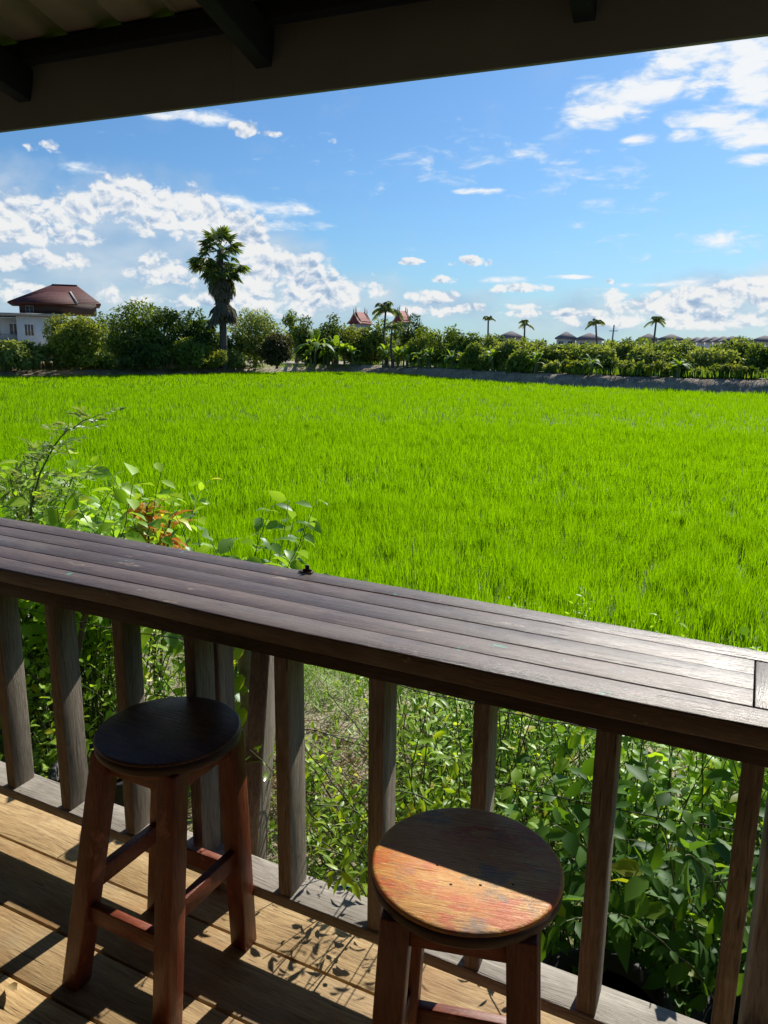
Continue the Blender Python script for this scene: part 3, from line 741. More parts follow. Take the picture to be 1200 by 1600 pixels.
# ------------------------------------------------------------------ rice
def build_rice():
    mb = MB()
    def band(r0, r1, sp, nb, bw, h, a0, a1, seed, spread):
        rg = np.random.default_rng(seed)
        n = int(0.5*(r1*r1-r0*r0)*(a1-a0)/(sp*sp))
        r = np.sqrt(rg.random(n)*(r1*r1-r0*r0)+r0*r0); a = a0+(a1-a0)*rg.random(n)
        x = r*np.sin(a); y = r*np.cos(a)
        if r1 < 30:      # planted hills on a loose grid
            x = np.round(x/sp)*sp + rg.normal(0, sp*.2, n); y = np.round(y/sp)*sp + rg.normal(0, sp*.2, n)
            r = np.hypot(x, y); a = np.arctan2(x, y)
        ok = (y > 4.75+0.12*np.sin(x*2.3)) & (r < edge_r(a)-0.1)
        x, y, r = x[ok], y[ok], r[ok]; n = len(x)
        hh = h*(0.90 + 0.13*lump(x, y, 0.55, 1) + 0.10*lump(x, y, 1.7, 4) + rg.normal(0, .05, n))
        gapm = lump(x*1.0, y*0.9, 0.9, 9)+0.5*lump(x, y, 2.7, 2)
        hh = np.where(gapm > 1.15, hh*0.72, hh)
        X = np.repeat(x, nb)+rg.normal(0, spread, n*nb); Y = np.repeat(y, nb)+rg.normal(0, spread, n*nb); H = np.repeat(hh, nb)*rg.uniform(0.62, 1.1, n*nb)
        ang = rg.random(n*nb)*2*math.pi; lean = np.abs(rg.normal(0.0, 0.16, n*nb))+0.03
        dx, dy = np.cos(ang)*lean, np.sin(ang)*lean
        fa = rg.random(n*nb)*math.pi; sx, sy = np.cos(fa)*bw/2, np.sin(fa)*bw/2
        z0 = np.full(n*nb, MUD_Z+0.0)
        def row(t, w): return np.stack([np.stack([X+dx*H*t*t-sx*w, Y+dy*H*t*t-sy*w, z0+H*t*(1-0.18*lean*t)], -1), np.stack([X+dx*H*t*t+sx*w, Y+dy*H*t*t+sy*w, z0+H*t*(1-0.18*lean*t)], -1)], 1)
        if r0 < 24:
            A, Bm = row(0.22, .8), row(0.66, 1.0); tip = np.stack([X+dx*H*1.15, Y+dy*H*1.15, z0+H], -1)[:, None]
            V = np.concatenate([A, Bm, tip], 1); b = np.arange(n*nb)[:, None]*5
            mb.add(V.reshape(-1, 3), [np.stack([b[:, 0], b[:, 0]+1, b[:, 0]+3, b[:, 0]+2], -1), np.stack([b[:, 0]+2, b[:, 0]+3, b[:, 0]+4], -1)], np.repeat(np.clip(rg.normal(.5, .22, n*nb), 0, 0.95), 5))
        else:
            A = row(0.35, 1.0); tip = np.stack([X+dx*H, Y+dy*H, z0+H], -1)[:, None]
            V = np.concatenate([A, tip], 1); b = np.arange(n*nb)*3
            mb.add(V.reshape(-1, 3), [np.stack([b, b+1, b+2], -1)], np.repeat(np.clip(rg.normal(.5, .2, n*nb), 0, 0.95), 3))
    band(4.5, 11.5, 0.115, 23, 0.0062, 0.40, -1.20, 0.35, 1, 0.035)
    band(11, 24.5, 0.145, 14, 0.0105, 0.40, -1.10, 0.25, 2, 0.05)
    band(24, 48, 0.24, 11, 0.021, 0.40, -1.05, 0.25, 3, 0.09)
    band(47, 95, 0.42, 9, 0.045, 0.40, -1.05, 0.25, 4, 0.15)
    o = mb.build('rice', M['rice']); tag(o, 'bright green young rice standing in the paddy', 'rice', None, 'stuff')


build_rice()

# ------------------------------------------------------------------ near vegetation
def stems(rg, base, n, length, lean, rad0, leafL, leafW, gap, droop=0.35, curve=0.5, start=0.2, hi=True, up=1.0, pair=False, bias=(0, 0), lj=0.3):
    """leafy shoots rising from a base; returns wood MB and leaf MB"""
    wood, lf = MB(), MB(); base = np.asarray(base, float)
    P, D, N, L = [], [], [], []
    for i in range(n):
        a = rg.random()*2*math.pi; tilt = lean*rg.random()**0.7
        d = np.array([math.cos(a)*tilt+bias[0], math.sin(a)*tilt+bias[1], up]); d /= np.linalg.norm(d)
        ln = length*rg.uniform(.55, 1.05); p = base+np.array([math.cos(a), math.sin(a), 0])*rad0*math.sqrt(rg.random())
        m = max(5, int(ln/gap)); pts = [p.copy()]; q = p.copy(); dd = d.copy()
        for s in range(m):
            dd = dd+np.array([rg.normal(0, .07), rg.normal(0, .07), -curve/m*(s/m)*2+rg.normal(0, .04)]); dd /= np.linalg.norm(dd); q = q+dd*ln/m; pts.append(q.copy())
        pts = np.array(pts); r = np.linspace(0.0042, 0.0012, len(pts))*(0.6+length*0.5); wood.tube(pts, r, 5)
        ph = rg.random()*6
        for s in range(int(len(pts)*start), len(pts)):
            for side in ((0, math.pi) if pair else (0,)):
                ph2 = ph+s*2.4+side; t = pts[min(s+1, len(pts)-1)]-pts[max(s-1, 0)]; t = t/(np.linalg.norm(t)+1e-9)
                h = np.cross(t, [0.2, 0.1, 1.0]); h /= np.linalg.norm(h)+1e-9; k = np.cross(t, h)
                o = h*math.cos(ph2)+k*math.sin(ph2)
                dv = o*0.9+t*0.35+np.array([0, 0, -droop*0.5])+rg.normal(0, .18, 3)
                P.append(pts[s]+o*0.01); D.append(dv); N.append(np.array([0, 0, 1.0])+o*0.1+rg.normal(0, .35, 3)); L.append(leafL*rg.uniform(1-lj*1.8, 1+lj*1.3))
    P, D, N, L = map(np.array, (P, D, N, L))
    if len(P): leaf_geo(lf, P, D, N, L, L*leafW/leafL, droop*rg.uniform(.3, 1.2, len(P)), hi, rg.random(len(P)), 0.3)
    return wood, lf


def shrub(name, loc, label, mat, seed, n, length, lean, rad, leafL, leafW, gap, cat='shrub', group=None, wood='greenstem', **k):
    rg = np.random.default_rng(seed)
    t = thing(name, loc, label, cat, group)
    w, l = stems(rg, (0, 0, 0), n, length, lean, rad, leafL, leafW, gap, **k)
    w.build('stems', M[wood], t, True); l.build('foliage', M[mat], t)
    return t


GZ = lambda x, y: float(ground_z(x, y))
# dense bushes right below the railing
for i, (x, y, n, ln, lean, rad, mat, lab) in enumerate([
        (0.10, 2.50, 46, 1.10, 0.42, .36, 'bushshade', 'tall dark bush with oval leaves behind the right end post of the railing'),
        (-0.42, 2.85, 44, 1.05, 0.42, .36, 'bushlight', 'light green small leaved bush behind the rightmost free baluster'),
        (-0.98, 3.05, 46, 0.98, 0.42, .36, 'bush', 'leafy green bush directly behind the worn orange stool'),
        (-1.15, 3.55, 40, 0.85, 0.42, .34, 'bushlight', 'pale green bush on the far side of the bare patch, left of the orange stool'),
        (0.45, 3.3, 40, 0.9, 0.42, .36, 'bush', 'bush growing outermost on the right beside the paddy edge'),
        (-0.15, 3.6, 40, 0.85, 0.45, .40, 'bushlight', 'bright leafy bush between the paddy edge and the dark right bush'),
        (-0.85, 3.9, 40, 0.78, 0.45, .40, 'bushlight', 'low leafy bush on the paddy edge behind the orange stool'),
        (-3.35, 2.75, 44, 1.25, 0.40, .38, 'bush', 'dark bush behind the leftmost balusters'),
        (-2.85, 2.75, 42, 0.95, 0.42, .38, 'bushlight', 'light green bush behind the left stool'),
        (-2.55, 2.25, 30, 0.72, 0.45, .26, 'bush', 'low dark bush close behind the third baluster from the left'),
        (-0.86, 2.20, 46, 1.18, 0.22, .17, 'bush', 'slim bush close behind the baluster left of the orange stool'),
        (-4.1, 2.6, 40, 1.3, 0.42, .40, 'broad', 'large leaved bush under the left end of the counter'),
]):
    shrub('leafy_bush', (x, y, GZ(x, y)), lab, mat, 100+i, int(n*1.25), ln, lean, rad*1.08, (0.068 if i == 0 else (0.044, 0.056, 0.038, 0.042)[i % 4]), (0.042 if i == 0 else (0.024, 0.034, 0.015, 0.027)[i % 4]), (0.029, 0.031, 0.021, 0.029)[i % 4], group='bushes below the railing', droop=.35, curve=.45, start=.06)
# broad dark leaves near the right bush
shrub('broad_leaf_plant', (-0.33, 2.25, GZ(-0.33, 2.25)), 'plant with a few broad dark leaves right of the orange stool', 'bushshade', 140, 15, 0.80, .45, .12, 0.12, 0.06, 0.08, 'plant', droop=.5, start=.4)
# low weeds on the bare bank
k = 0
for (x, y, n, ln, lab) in [(-1.62, 2.62, 26, .30, 'low weed clump at the foot of the slanting brace'), (-1.30, 2.45, 26, .26, 'low weed clump beside the small teal pot'), (-1.95, 2.9, 22, .22, 'small weed clump left of the bare soil patch'), (-1.15, 2.75, 26, .34, 'weed clump between the bare soil and the orange stool bush')]:
    shrub('weed', (x, y, GZ(x, y)), lab, 'weed', 150+k, n, ln, .9, .2, 0.045, 0.024, 0.03, 'weed', None, droop=.3, start=.05); k += 1
# yellow sprig above the counter
shrub('yellow_weed', (-0.86, 2.62, GZ(-0.86, 2.62)), 'thin weed with yellow leaves poking above the far edge of the counter', 'yellowleaf', 160, 6, 1.60, .10, .06, 0.055, 0.032, 0.07, 'plant', droop=.2, curve=.1, start=.78)
shrub('yellow_weed', (-1.02, 2.55, GZ(-1.02, 2.55)), 'low weed with yellow leaves seen left of the orange stool', 'yellowleaf', 161, 5, .62, .3, .05, 0.06, 0.036, 0.06, 'plant', droop=.3, curve=.3, start=.55)
# leafy climber above the counter, middle left
shrub('climbing_plant', (-2.40, 3.1, GZ(-2.40, 3.1)), 'leafy green climber rising above the counter right of the croton', 'broad', 170, 34, 1.36, .11, .20, 0.10, 0.062, 0.05, 'plant', droop=.5, curve=.35, start=.55, lj=.15)
# broad leaved plant and twigs at the left
shrub('broad_leaf_plant', (-3.85, 3.25, GZ(-3.85, 3.25)), 'plant with large pale leaves above the counter left of the croton', 'bushlight', 171, 26, 1.38, .20, .24, 0.14, 0.09, 0.06, 'plant', droop=.5, curve=.4, start=.5)
shrub('broad_leaf_plant', (-3.25, 2.75, GZ(-3.25, 2.75)), 'bright broad leaved plant at the left end of the counter', 'bushlight', 172, 80, 1.60, .18, .30, 0.09, 0.06, 0.04, 'plant', droop=.4, curve=.5, start=.45)
shrub('broad_leaf_plant', (-3.9, 2.9, GZ(-3.9, 2.9)), 'tall leafy plant at the far left edge behind the counter', 'bushlight', 173, 48, 1.55, .28, .3, 0.07, 0.03, 0.04, 'plant', droop=.3, curve=.5, start=.35)


def feathery():
    t = thing('feathery_shrub', (-3.55, 2.7, GZ(-3.55, 2.7)), 'feathery shrub arching a long fine leaved branch over the paddy', 'shrub')
    rg = np.random.default_rng(31); wood, lf = MB(), MB()
    tips = [((140, 652), 2.5), ((60, 715), 2.7), ((120, 742), 2.6), ((15, 745), 2.6)]
    P, D, N, L = [], [], [], []
    for (px, py), y in tips:
        q = ray(px, py); tip = CAM+q*y/q[1]-np.array([-3.55, 2.7, GZ(-3.55, 2.7)])
        ctrl = np.array([rg.normal(-.1, .1), rg.normal(0, .1), tip[2]*0.85]); s = np.linspace(0, 1, 26)[:, None]
        pts = (1-s)**2*np.zeros(3)+2*s*(1-s)*ctrl+s*s*tip; pts += rg.normal(0, .006, pts.shape)
        wood.tube(pts, np.linspace(.012, .002, 26), 5)
        for k in range(9, 26):
            tg = nrm(pts[min(k+1, 25)]-pts[k-1])
            for sd in (-1, 1):
                o = np.cross(tg, [0, 0, 1.0]); o = nrm(o*sd+tg*.55+np.array([0, 0, rg.normal(.15, .35)]))
                ln = rg.uniform(.06, .13)
                tw = pts[k]+o*np.linspace(0, ln, 5)[:, None]; wood.tube(tw, .0012, 3)
                for j in range(1, 5):
                    for s2 in (-1, 1):
                        P.append(tw[j]); dd = o*.6+np.cross(o, [0, .2, 1.0])*s2*.8+rg.normal(0, .2, 3); D.append(dd); N.append(rg.normal(0, .5, 3)+[0, 0, 1]); L.append(rg.uniform(.035, .065))
    P, D, N, L = map(np.array, (P, D, N, L)); leaf_geo(lf, P, D, N, L, L*.34, .1, False, rg.random(len(P)))
    wood.build('stems', M['greenstem'], t, True); lf.build('foliage', M['feather'], t)


feathery()


def croton():
    loc = np.array([-3.10, 3.2, GZ(-3.10, 3.2)]); t = thing('croton', loc, 'croton shrub with orange and yellow leaves above the counter edge', 'shrub')
    rg = np.random.default_rng(5); wood, lf = MB(), MB(); P, D, N, L = [], [], [], []
    for (bx, by, h) in ((0, 0, 1.27), (.11, .06, 1.18), (-.08, .05, 1.22), (.04, -.10, 1.14), (.15, .0, 1.09)):
        pts = np.stack([np.linspace(0, bx, 9), np.linspace(0, by, 9), np.linspace(0, h, 9)], -1); wood.tube(pts, np.linspace(.011, .006, 9), 6)
        for k in range(19):
            z = h-.22*rg.random()**1.5; a = k*2.4+rg.random()*.6; el = rg.uniform(-.1, .9)*(1 if z > h-.1 else .5)
            P.append([bx, by, z]); D.append([math.cos(a)*math.cos(el), math.sin(a)*math.cos(el), math.sin(el)]); N.append([-math.cos(a)*.3, -math.sin(a)*.3, 1]); L.append(rg.uniform(.10, .17))
    P, D, N, L = map(np.array, (P, D, N, L)); leaf_geo(lf, P, D, N, L, L*.29, rg.uniform(.2, .6, len(P)), True, rg.random(len(P)), .5)
    wood.build('stems', M['bark'], t, True); lf.build('foliage', M['croton'], t)


croton()


def grass_patch():
    rg = np.random.default_rng(77); mb = MB()
    n = 22000; x = rg.uniform(-4.8, 1.6, n); y = rg.uniform(2.0, 4.9, n)
    d = lump(x, y, 1.2, 3)+0.7*sstep(y, 3.2, 4.2) - 1.3*np.exp(-(((x+1.72)/.38)**2+((y-2.85)/.32)**2)); ok = d > rg.uniform(-.9, .7, n); x, y = x[ok], y[ok]; n = len(x)
    z = ground_z(x, y); a = rg.random(n)*6.28; le = rg.uniform(.15, 1.0, n)
    D = np.stack([np.cos(a)*le, np.sin(a)*le, np.ones(n)], -1); N = np.stack([-np.cos(a), -np.sin(a), np.full(n, .6)], -1)
    leaf_geo(mb, np.stack([x, y, z], -1), D, N, rg.uniform(.07, .20, n)*(1+.6*sstep(y, 3.5, 4.5)), .0075, .5, True, rg.random(n), .2)
    tag(mb.build('grass', M['weed']), 'short weedy grass on the bank below the deck', 'grass', None, 'stuff')
    mb = MB(); n = 2600; x = rg.normal(-1.8, .5, n); y = rg.normal(2.9, .35, n); ok = (y > 1.9) & (y < 4.5); x, y = x[ok], y[ok]; n = len(x); a = rg.random(n)*6.28
    D = np.stack([np.cos(a), np.sin(a), rg.uniform(-.02, .25, n)], -1); leaf_geo(mb, np.stack([x, y, ground_z(x, y)+.012], -1), D, np.tile([0, 0, 1.0], (n, 1)), rg.uniform(.05, .16, n), .005, .1, False, rg.random(n))
    tag(mb.build('straw', M['drygrass']), 'dry straw litter on the bare bank', 'straw', None, 'stuff')


grass_patch()


def pots():
    def pot(loc, r, h, mat, label, lean=0.0, name='plant_pot'):
        t = thing(name, loc, label, 'pot')
        mb = MB(); mb.lathe([(r*.0+.001, 0), (r*.74, 0), (r*.76, .01), (r*.97, h-.02), (r*1.05, h-.018), (r*1.05, h), (r*.95, h), (r*.9, h-.05)], 28)
        mb.build('pot_shell', M[mat], t, True)
        MB().lathe([(.001, h-.06), (r*.9, h-.05)][::-1], 28).build('pot_soil', M['earth'], t)
        t.rotation_euler = (lean, 0, 0)
    pot((-0.62, 2.02, -0.56), .20, .34, 'blackplastic', 'large black plastic pot behind the rail right of the orange stool')
    pot((-0.24, 1.98, -0.56), .19, .30, 'blackplastic', 'black plastic pot below the rail near the last free baluster')
    pot((0.2, 2.0, -0.56), .2, .30, 'blackplastic', 'black plastic pot at the foot of the right end post')
    pot((-2.32, 2.05, -0.54), .19, .44, 'blackplastic', 'black plastic pot behind the rail left of the dark stool')
    pot((-1.25, 2.22, -0.55), .055, .10, 'teal', 'small teal plastic pot on the ground behind the rail', 0.2, 'plastic_pot')


pots()


def wire_fence():
    t = thing('wire_fence', (-1.6, 2.3, -0.55), 'low wire fence on a mossy post outside the railing', 'fence')
    rg = np.random.default_rng(3)
    for y, z in ((2.32, .42), (2.32, .14), (2.32, -.16)):
        xs = np.linspace(-4.4, 1.6, 90); pts = np.stack([xs+1.6, np.full(90, y-2.3)+.25*sstep(xs, -1.6, 1.6), z+.55-.05*np.sin((xs+1.6)*1.3)**2+rg.normal(0, .004, 90)], -1)
        mb = MB(); mb.tube(pts, .0022, 4)
        for k in range(4, 88, 4):
            for a in (0.5, 2.0): mb.tube([pts[k]-np.array([.01*math.cos(a), .006, .016*math.sin(a)]), pts[k]+np.array([.01*math.cos(a), .006, .016*math.sin(a)])], .0013, 3)
        mb.build('wire', M['wire'], t)
    for x in (-1.74, 1.5, -4.3):
        mb = MB(); mb.tube([(x+1.6, 0, -.1), (x+1.6+.01, .01, .6), (x+1.6, .0, 1.2)], [.048, .045, .042], 9); o = mb.build('fence_post', M['mossy'], t, True)
    P, D, N, L = [], [], [], []
    for k in range(40):
        a = rg.random()*6.28; z = rg.uniform(.75, 1.15); P.append([-.14+.05*math.cos(a), .05*math.sin(a), z]); D.append([math.cos(a), math.sin(a), rg.normal(-.2, .3)]); N.append([0, 0, 1]); L.append(rg.uniform(.04, .09))
    P, D, N, L = map(lambda v: np.array(v, float), (P, D, N, L)); mb = MB(); leaf_geo(mb, P, D, N, L, L*.7, .4, True)
    tag(mb.build('creeper', M['bush'], None, origin=None), 'small creeper leaves clinging to the mossy fence post', 'creeper').location = (-1.6, 2.3, -0.55)


wire_fence()


def crooked_branch():
    t = thing('sapling', (-3.25, 2.45, GZ(-3.25, 2.45)), 'bare leaning sapling stem among the bushes behind the left stool', 'sapling')
    MB().tube([(0, 0, 0), (.12, .02, .3), (.32, .03, .62), (.44, .02, .95), (.46, 0, 1.25)], [.022, .02, .018, .014, .008], 7).build('trunk', M['bark'], t, True)
    rg = np.random.default_rng(8); w, l = stems(rg, (.42, .02, .9), 8, .5, .8, .02, .09, .06, .06, droop=.4); w.build('branches', M['bark'], t, True); l.build('foliage', M['broad'], t)


crooked_branch()

# ------------------------------------------------------------------ distant vegetation
def crown_geo(rg, n, rx, ry, h, z0, puffs, leafL, flat_top=0.0, gap=1.0, bottom=0.0):
    mb = MB(); C_, Rr = [], []
    for k in range(puffs):
        u = rg.normal(size=3); u /= np.linalg.norm(u); s = rg.uniform(.5, .82)
        if rg.random() < .3: u[2] = -abs(u[2])
        wide = 1.0 if u[2] > -.2 else .9
        c = np.array([u[0]*rx*s*wide, u[1]*ry*s*wide, z0+h*(.46+.46*u[2]*s*1.1)]); C_.append(c); Rr.append(rg.uniform(.26, .46)*min(rx, h*.6))
    C_.append(np.array([0, 0, z0+h*.45])); Rr.append(min(rx, h*.5)*.75)
    C_, Rr = np.array(C_), np.array(Rr)*gap; pr = Rr**2/np.sum(Rr**2); n = int(n*1.5)
    idx = rg.choice(len(C_), n, p=pr); u = nrm(rg.normal(size=(n, 3))); rad = Rr[idx]*rg.uniform(.6, 1.1, n)
    P = C_[idx]+u*rad[:, None]*np.array([1, 1, .82]); P[:, 2] = np.maximum(P[:, 2], bottom+rg.uniform(0, .3, n))
    D = nrm(u*.5+rg.normal(0, .6, (n, 3))+np.array([0, 0, -.35])); N = nrm(u+np.array([0, 0, .7])+rg.normal(0, .45, (n, 3)))
    pv = rg.random(len(C_)); L = leafL*rg.uniform(.6, 1.3, n)
    leaf_geo(mb, P, D, N, L, L*.55, .2, False, np.clip(pv[idx]*.65+rg.random(n)*.35, 0, .96))
    return mb, C_, Rr


def edge_d(px): return float(np.interp(px, [e[0] for e in edge_px], [e[1] for e in edge_px]))


def tree(px, ytop, wpx, depth, mat, label, seed, base_z=None, n=3000, leafL=.34, group=None, name='broadleaf_tree', trunk=True, puffs=20, low=0.08, cat='tree', wz=.8, gap=1.0):
    if 440 < px < 740: depth = max(depth, edge_d(px)+5.5)
    rg = np.random.default_rng(seed); b = flat(px, depth); z0 = LAND_Z if base_z is None else base_z
    top = at(px, ytop, depth)[2]; h = top-z0; rx = wpx*depth/FPX/2
    t = thing(name, (b[0], b[1], z0), label, cat, group)
    zb = h*low; mb, C_, Rr = crown_geo(rg, n, rx, rx*wz, (h-zb)*1.0, zb, puffs, leafL, bottom=zb*.3, gap=gap)
    w = MB(); th = max(h*.45, .4); r0 = .035*h+.03
    w.tube([(0, 0, -.3), (.03*h, 0, th*.5), (0, .02*h, th)], [r0, r0*.75, r0*.5], 7)
    for c in C_[:7]: w.tube([(0, 0, th*.6), np.array(c)*np.array([.5, .5, 0])+np.array([0, 0, (th*.8+c[2])*.5]), c], [r0*.4, r0*.28, r0*.1], 5)
    w.build('trunk', M['bark'], t, True); mb.build('crown', TREE[mat], t)
    return t


G1 = 'trees beyond the paddy'
tree(117, 484, 112, 63, 'olive', 'rounded olive green tree in front of the white house', 201, n=6500, group=G1, puffs=30, low=.02, leafL=.30)
tree(195, 467, 118, 71, 'mid', 'spreading tree between the rounded olive tree and the dark trees', 202, n=5200, group=G1, low=.03, leafL=.32)
tree(255, 462, 84, 73, 'dark', 'tall dark tree left of the fan palm with an open top', 203, n=3600, group=G1, low=.02)
tree(306, 478, 78, 75, 'dark', 'dark tree standing just left of the fan palm trunk', 204, n=3600, group=G1, low=.02)
tree(398, 468, 92, 79, 'pale', 'pale green tree right behind the fan palm', 205, n=4600, group=G1, low=.02, leafL=.28)
tree(432, 518, 56, 76, 'brown', 'brownish low tree right of the fan palm', 206, n=2600, group=G1, low=.02)
tree(463, 474, 44, 92, 'mid', 'thin topped tree behind the brownish low tree', 207, n=1800, group=G1, low=.1, gap=.85)
tree(482, 490, 60, 86, 'dark', 'dark rounded tree behind the tall banana plant', 208, n=3000, group=G1, low=.02)
tree(523, 480, 62, 90, 'dark', 'dark tree left of the red temple roof', 209, n=3000, group=G1, low=.02)
tree(590, 496, 62, 88, 'mid', 'green tree behind the feather palm by the temple', 210, n=2800, group=G1, low=.02)
tree(646, 481, 46, 86, 'dark', 'neat round dark tree right of the temple roof', 211, n=3600, group=G1, low=.02, puffs=28, leafL=.26)
tree(690, 508, 74, 76, 'mid', 'wide green tree right of the neat round tree', 212, n=3400, group=G1, low=.02)
tree(724, 514, 70, 68, 'dark', 'dark bushy tree in the middle of the hedge row', 213, n=3800, group=G1, low=.01)
tree(775, 524, 50, 84, 'dark', 'dark crown below the leftmost thin palm', 214, n=1800, group=G1)
tree(556, 497, 60, 84, 'olive', 'olive green tree behind the banana clump', 215, n=2600, group=G1, low=.01)
tree(655, 512, 64, 77, 'mid', 'bushy tree behind the middle banana plants', 216, n=2600, group=G1, low=.01)
tree(622, 500, 46, 92, 'mid', 'green tree between the feather palm and the round dark tree', 224, n=2600, group=G1, low=.01)
tree(500, 520, 60, 84, 'mid', 'green tree just behind the tall banana plant', 225, n=2600, group=G1, low=.01)
tree(575, 518, 56, 80, 'olive', 'leafy tree left of the feather palm trunk', 226, n=2600, group=G1, low=.01)
tree(340, 505, 70, 77, 'dark', 'dark shrubby tree at the foot of the fan palm', 217, n=2800, group=G1, low=.01)
tree(225, 520, 90, 69, 'dark', 'low dark tree at the field edge left of the fan palm', 218, n=3400, group=G1, low=.0)
tree(290, 522, 80, 71, 'mid', 'low green tree at the field edge close to the fan palm', 219, n=2800, group=G1, low=.0)
tree(1163, 519, 48, 118, 'mid', 'rounded tree rising above the hedge row at the far right', 220, n=1800, group=G1)
tree(981, 527, 34, 118, 'dark', 'small dark tree above the hedge row beside the grey roofs', 221, n=1200, group=G1)
tree(25, 528, 110, 61, 'pale', 'pale shrub with silvery leaves at the left edge of the field', 222, n=3200, group=G1, low=.0, leafL=.42, name='shrub', cat='shrub')
tree(-90, 500, 160, 62, 'mid', 'large green tree beyond the left edge', 223, n=3200, group=G1, low=.0)
G2 = 'bushes of the hedge row on the bund'
LBL2 = 'rounded green orchard bush in the hedge row behind the earth bund'
hedge = [(745, 541, 48, 64), (790, 538, 52, 62), (835, 532, 62, 62), (868, 545, 48, 58), (905, 538, 60, 58), (935, 546, 44, 55), (962, 540, 52, 57), (990, 536, 56, 57), (1035, 541, 62, 53), (1075, 537, 54, 55), (1110, 543, 56, 51),
         (1150, 536, 58, 53), (1185, 544, 52, 50), (1222, 538, 60, 50), (1265, 534, 60, 48), (885, 534, 40, 66), (948, 533, 44, 66), (1055, 533, 40, 62), (1010, 546, 44, 52), (1130, 533, 40, 62), (815, 545, 40, 58), (762, 530, 44, 72), (1320, 530, 70, 46), (1400, 525, 80, 44)]
for i, (px, yt, w, d) in enumerate(hedge):
    tree(px, yt-8, w*1.3, d+2.9, 'mango' if i % 4 else 'mid', LBL2, 300+i, n=3000, leafL=.31, group=G2, name='hedge_bush', cat='bush', low=.0, puffs=22)
for i, (px, yt, w, d) in enumerate([(35, 552, 60, 58.8), (160, 553, 50, 63.5), (205, 556, 46, 65.5), (335, 543, 52, 71), (365, 548, 44, 73)]):
    tree(px, yt, w, d+1.5, ['pale', 'mid', 'dark', 'olive', 'pale'][i], ['low pale bush under the white house', 'low bush right of the rounded olive tree', 'dark low bush at the field edge', 'scrubby olive bush below the fan palm', 'pale scrub right of the fan palm trunk'][i], 340+i, n=1300, leafL=.3, name='low_bush', cat='bush', low=0)

rl = np.random.default_rng(55)
for i, px in enumerate(range(742, 1440, 29)):
    ed = edge_d(px); yb = HORIZ(px)+(EYE-LAND_Z)*FPX/(ed+1.9)
    tree(px+rl.normal(0, 6), yb-rl.uniform(14, 27), rl.uniform(34, 54), ed+1.9+rl.uniform(0, .6), ('mango', 'mid', 'olive', 'dark')[i % 4], 'low leafy bush at the foot of the hedge row on the earth bund', 400+i, n=900, leafL=.26, group='low bushes at the foot of the hedge row', name='low_bush', cat='bush', low=0, puffs=12)


def far_wood():
    rg = np.random.default_rng(9); mb = MB(); n = 15000
    a = rg.uniform(-1.15, .4, n); r = rg.uniform(112, 150, n); hgt = 2.3+0.9*np.sin(a*37)+.7*np.sin(a*91+1)+.5*np.sin(a*213); z = LAND_Z+rg.random(n)*np.maximum(hgt, .9)
    P = np.stack([r*np.sin(a), r*np.cos(a), z], -1); leaf_geo(mb, P, rg.normal(0, 1, (n, 3))-[0, 0, .3], rg.normal(0, .5, (n, 3))+[0, -.3, .8], rg.uniform(.5, 1.1, n), .55, .2, False)
    tag(mb.build('far_wood', TREE['mid']), 'distant belt of low trees behind the orchard', 'wood', None, 'stuff')


far_wood()


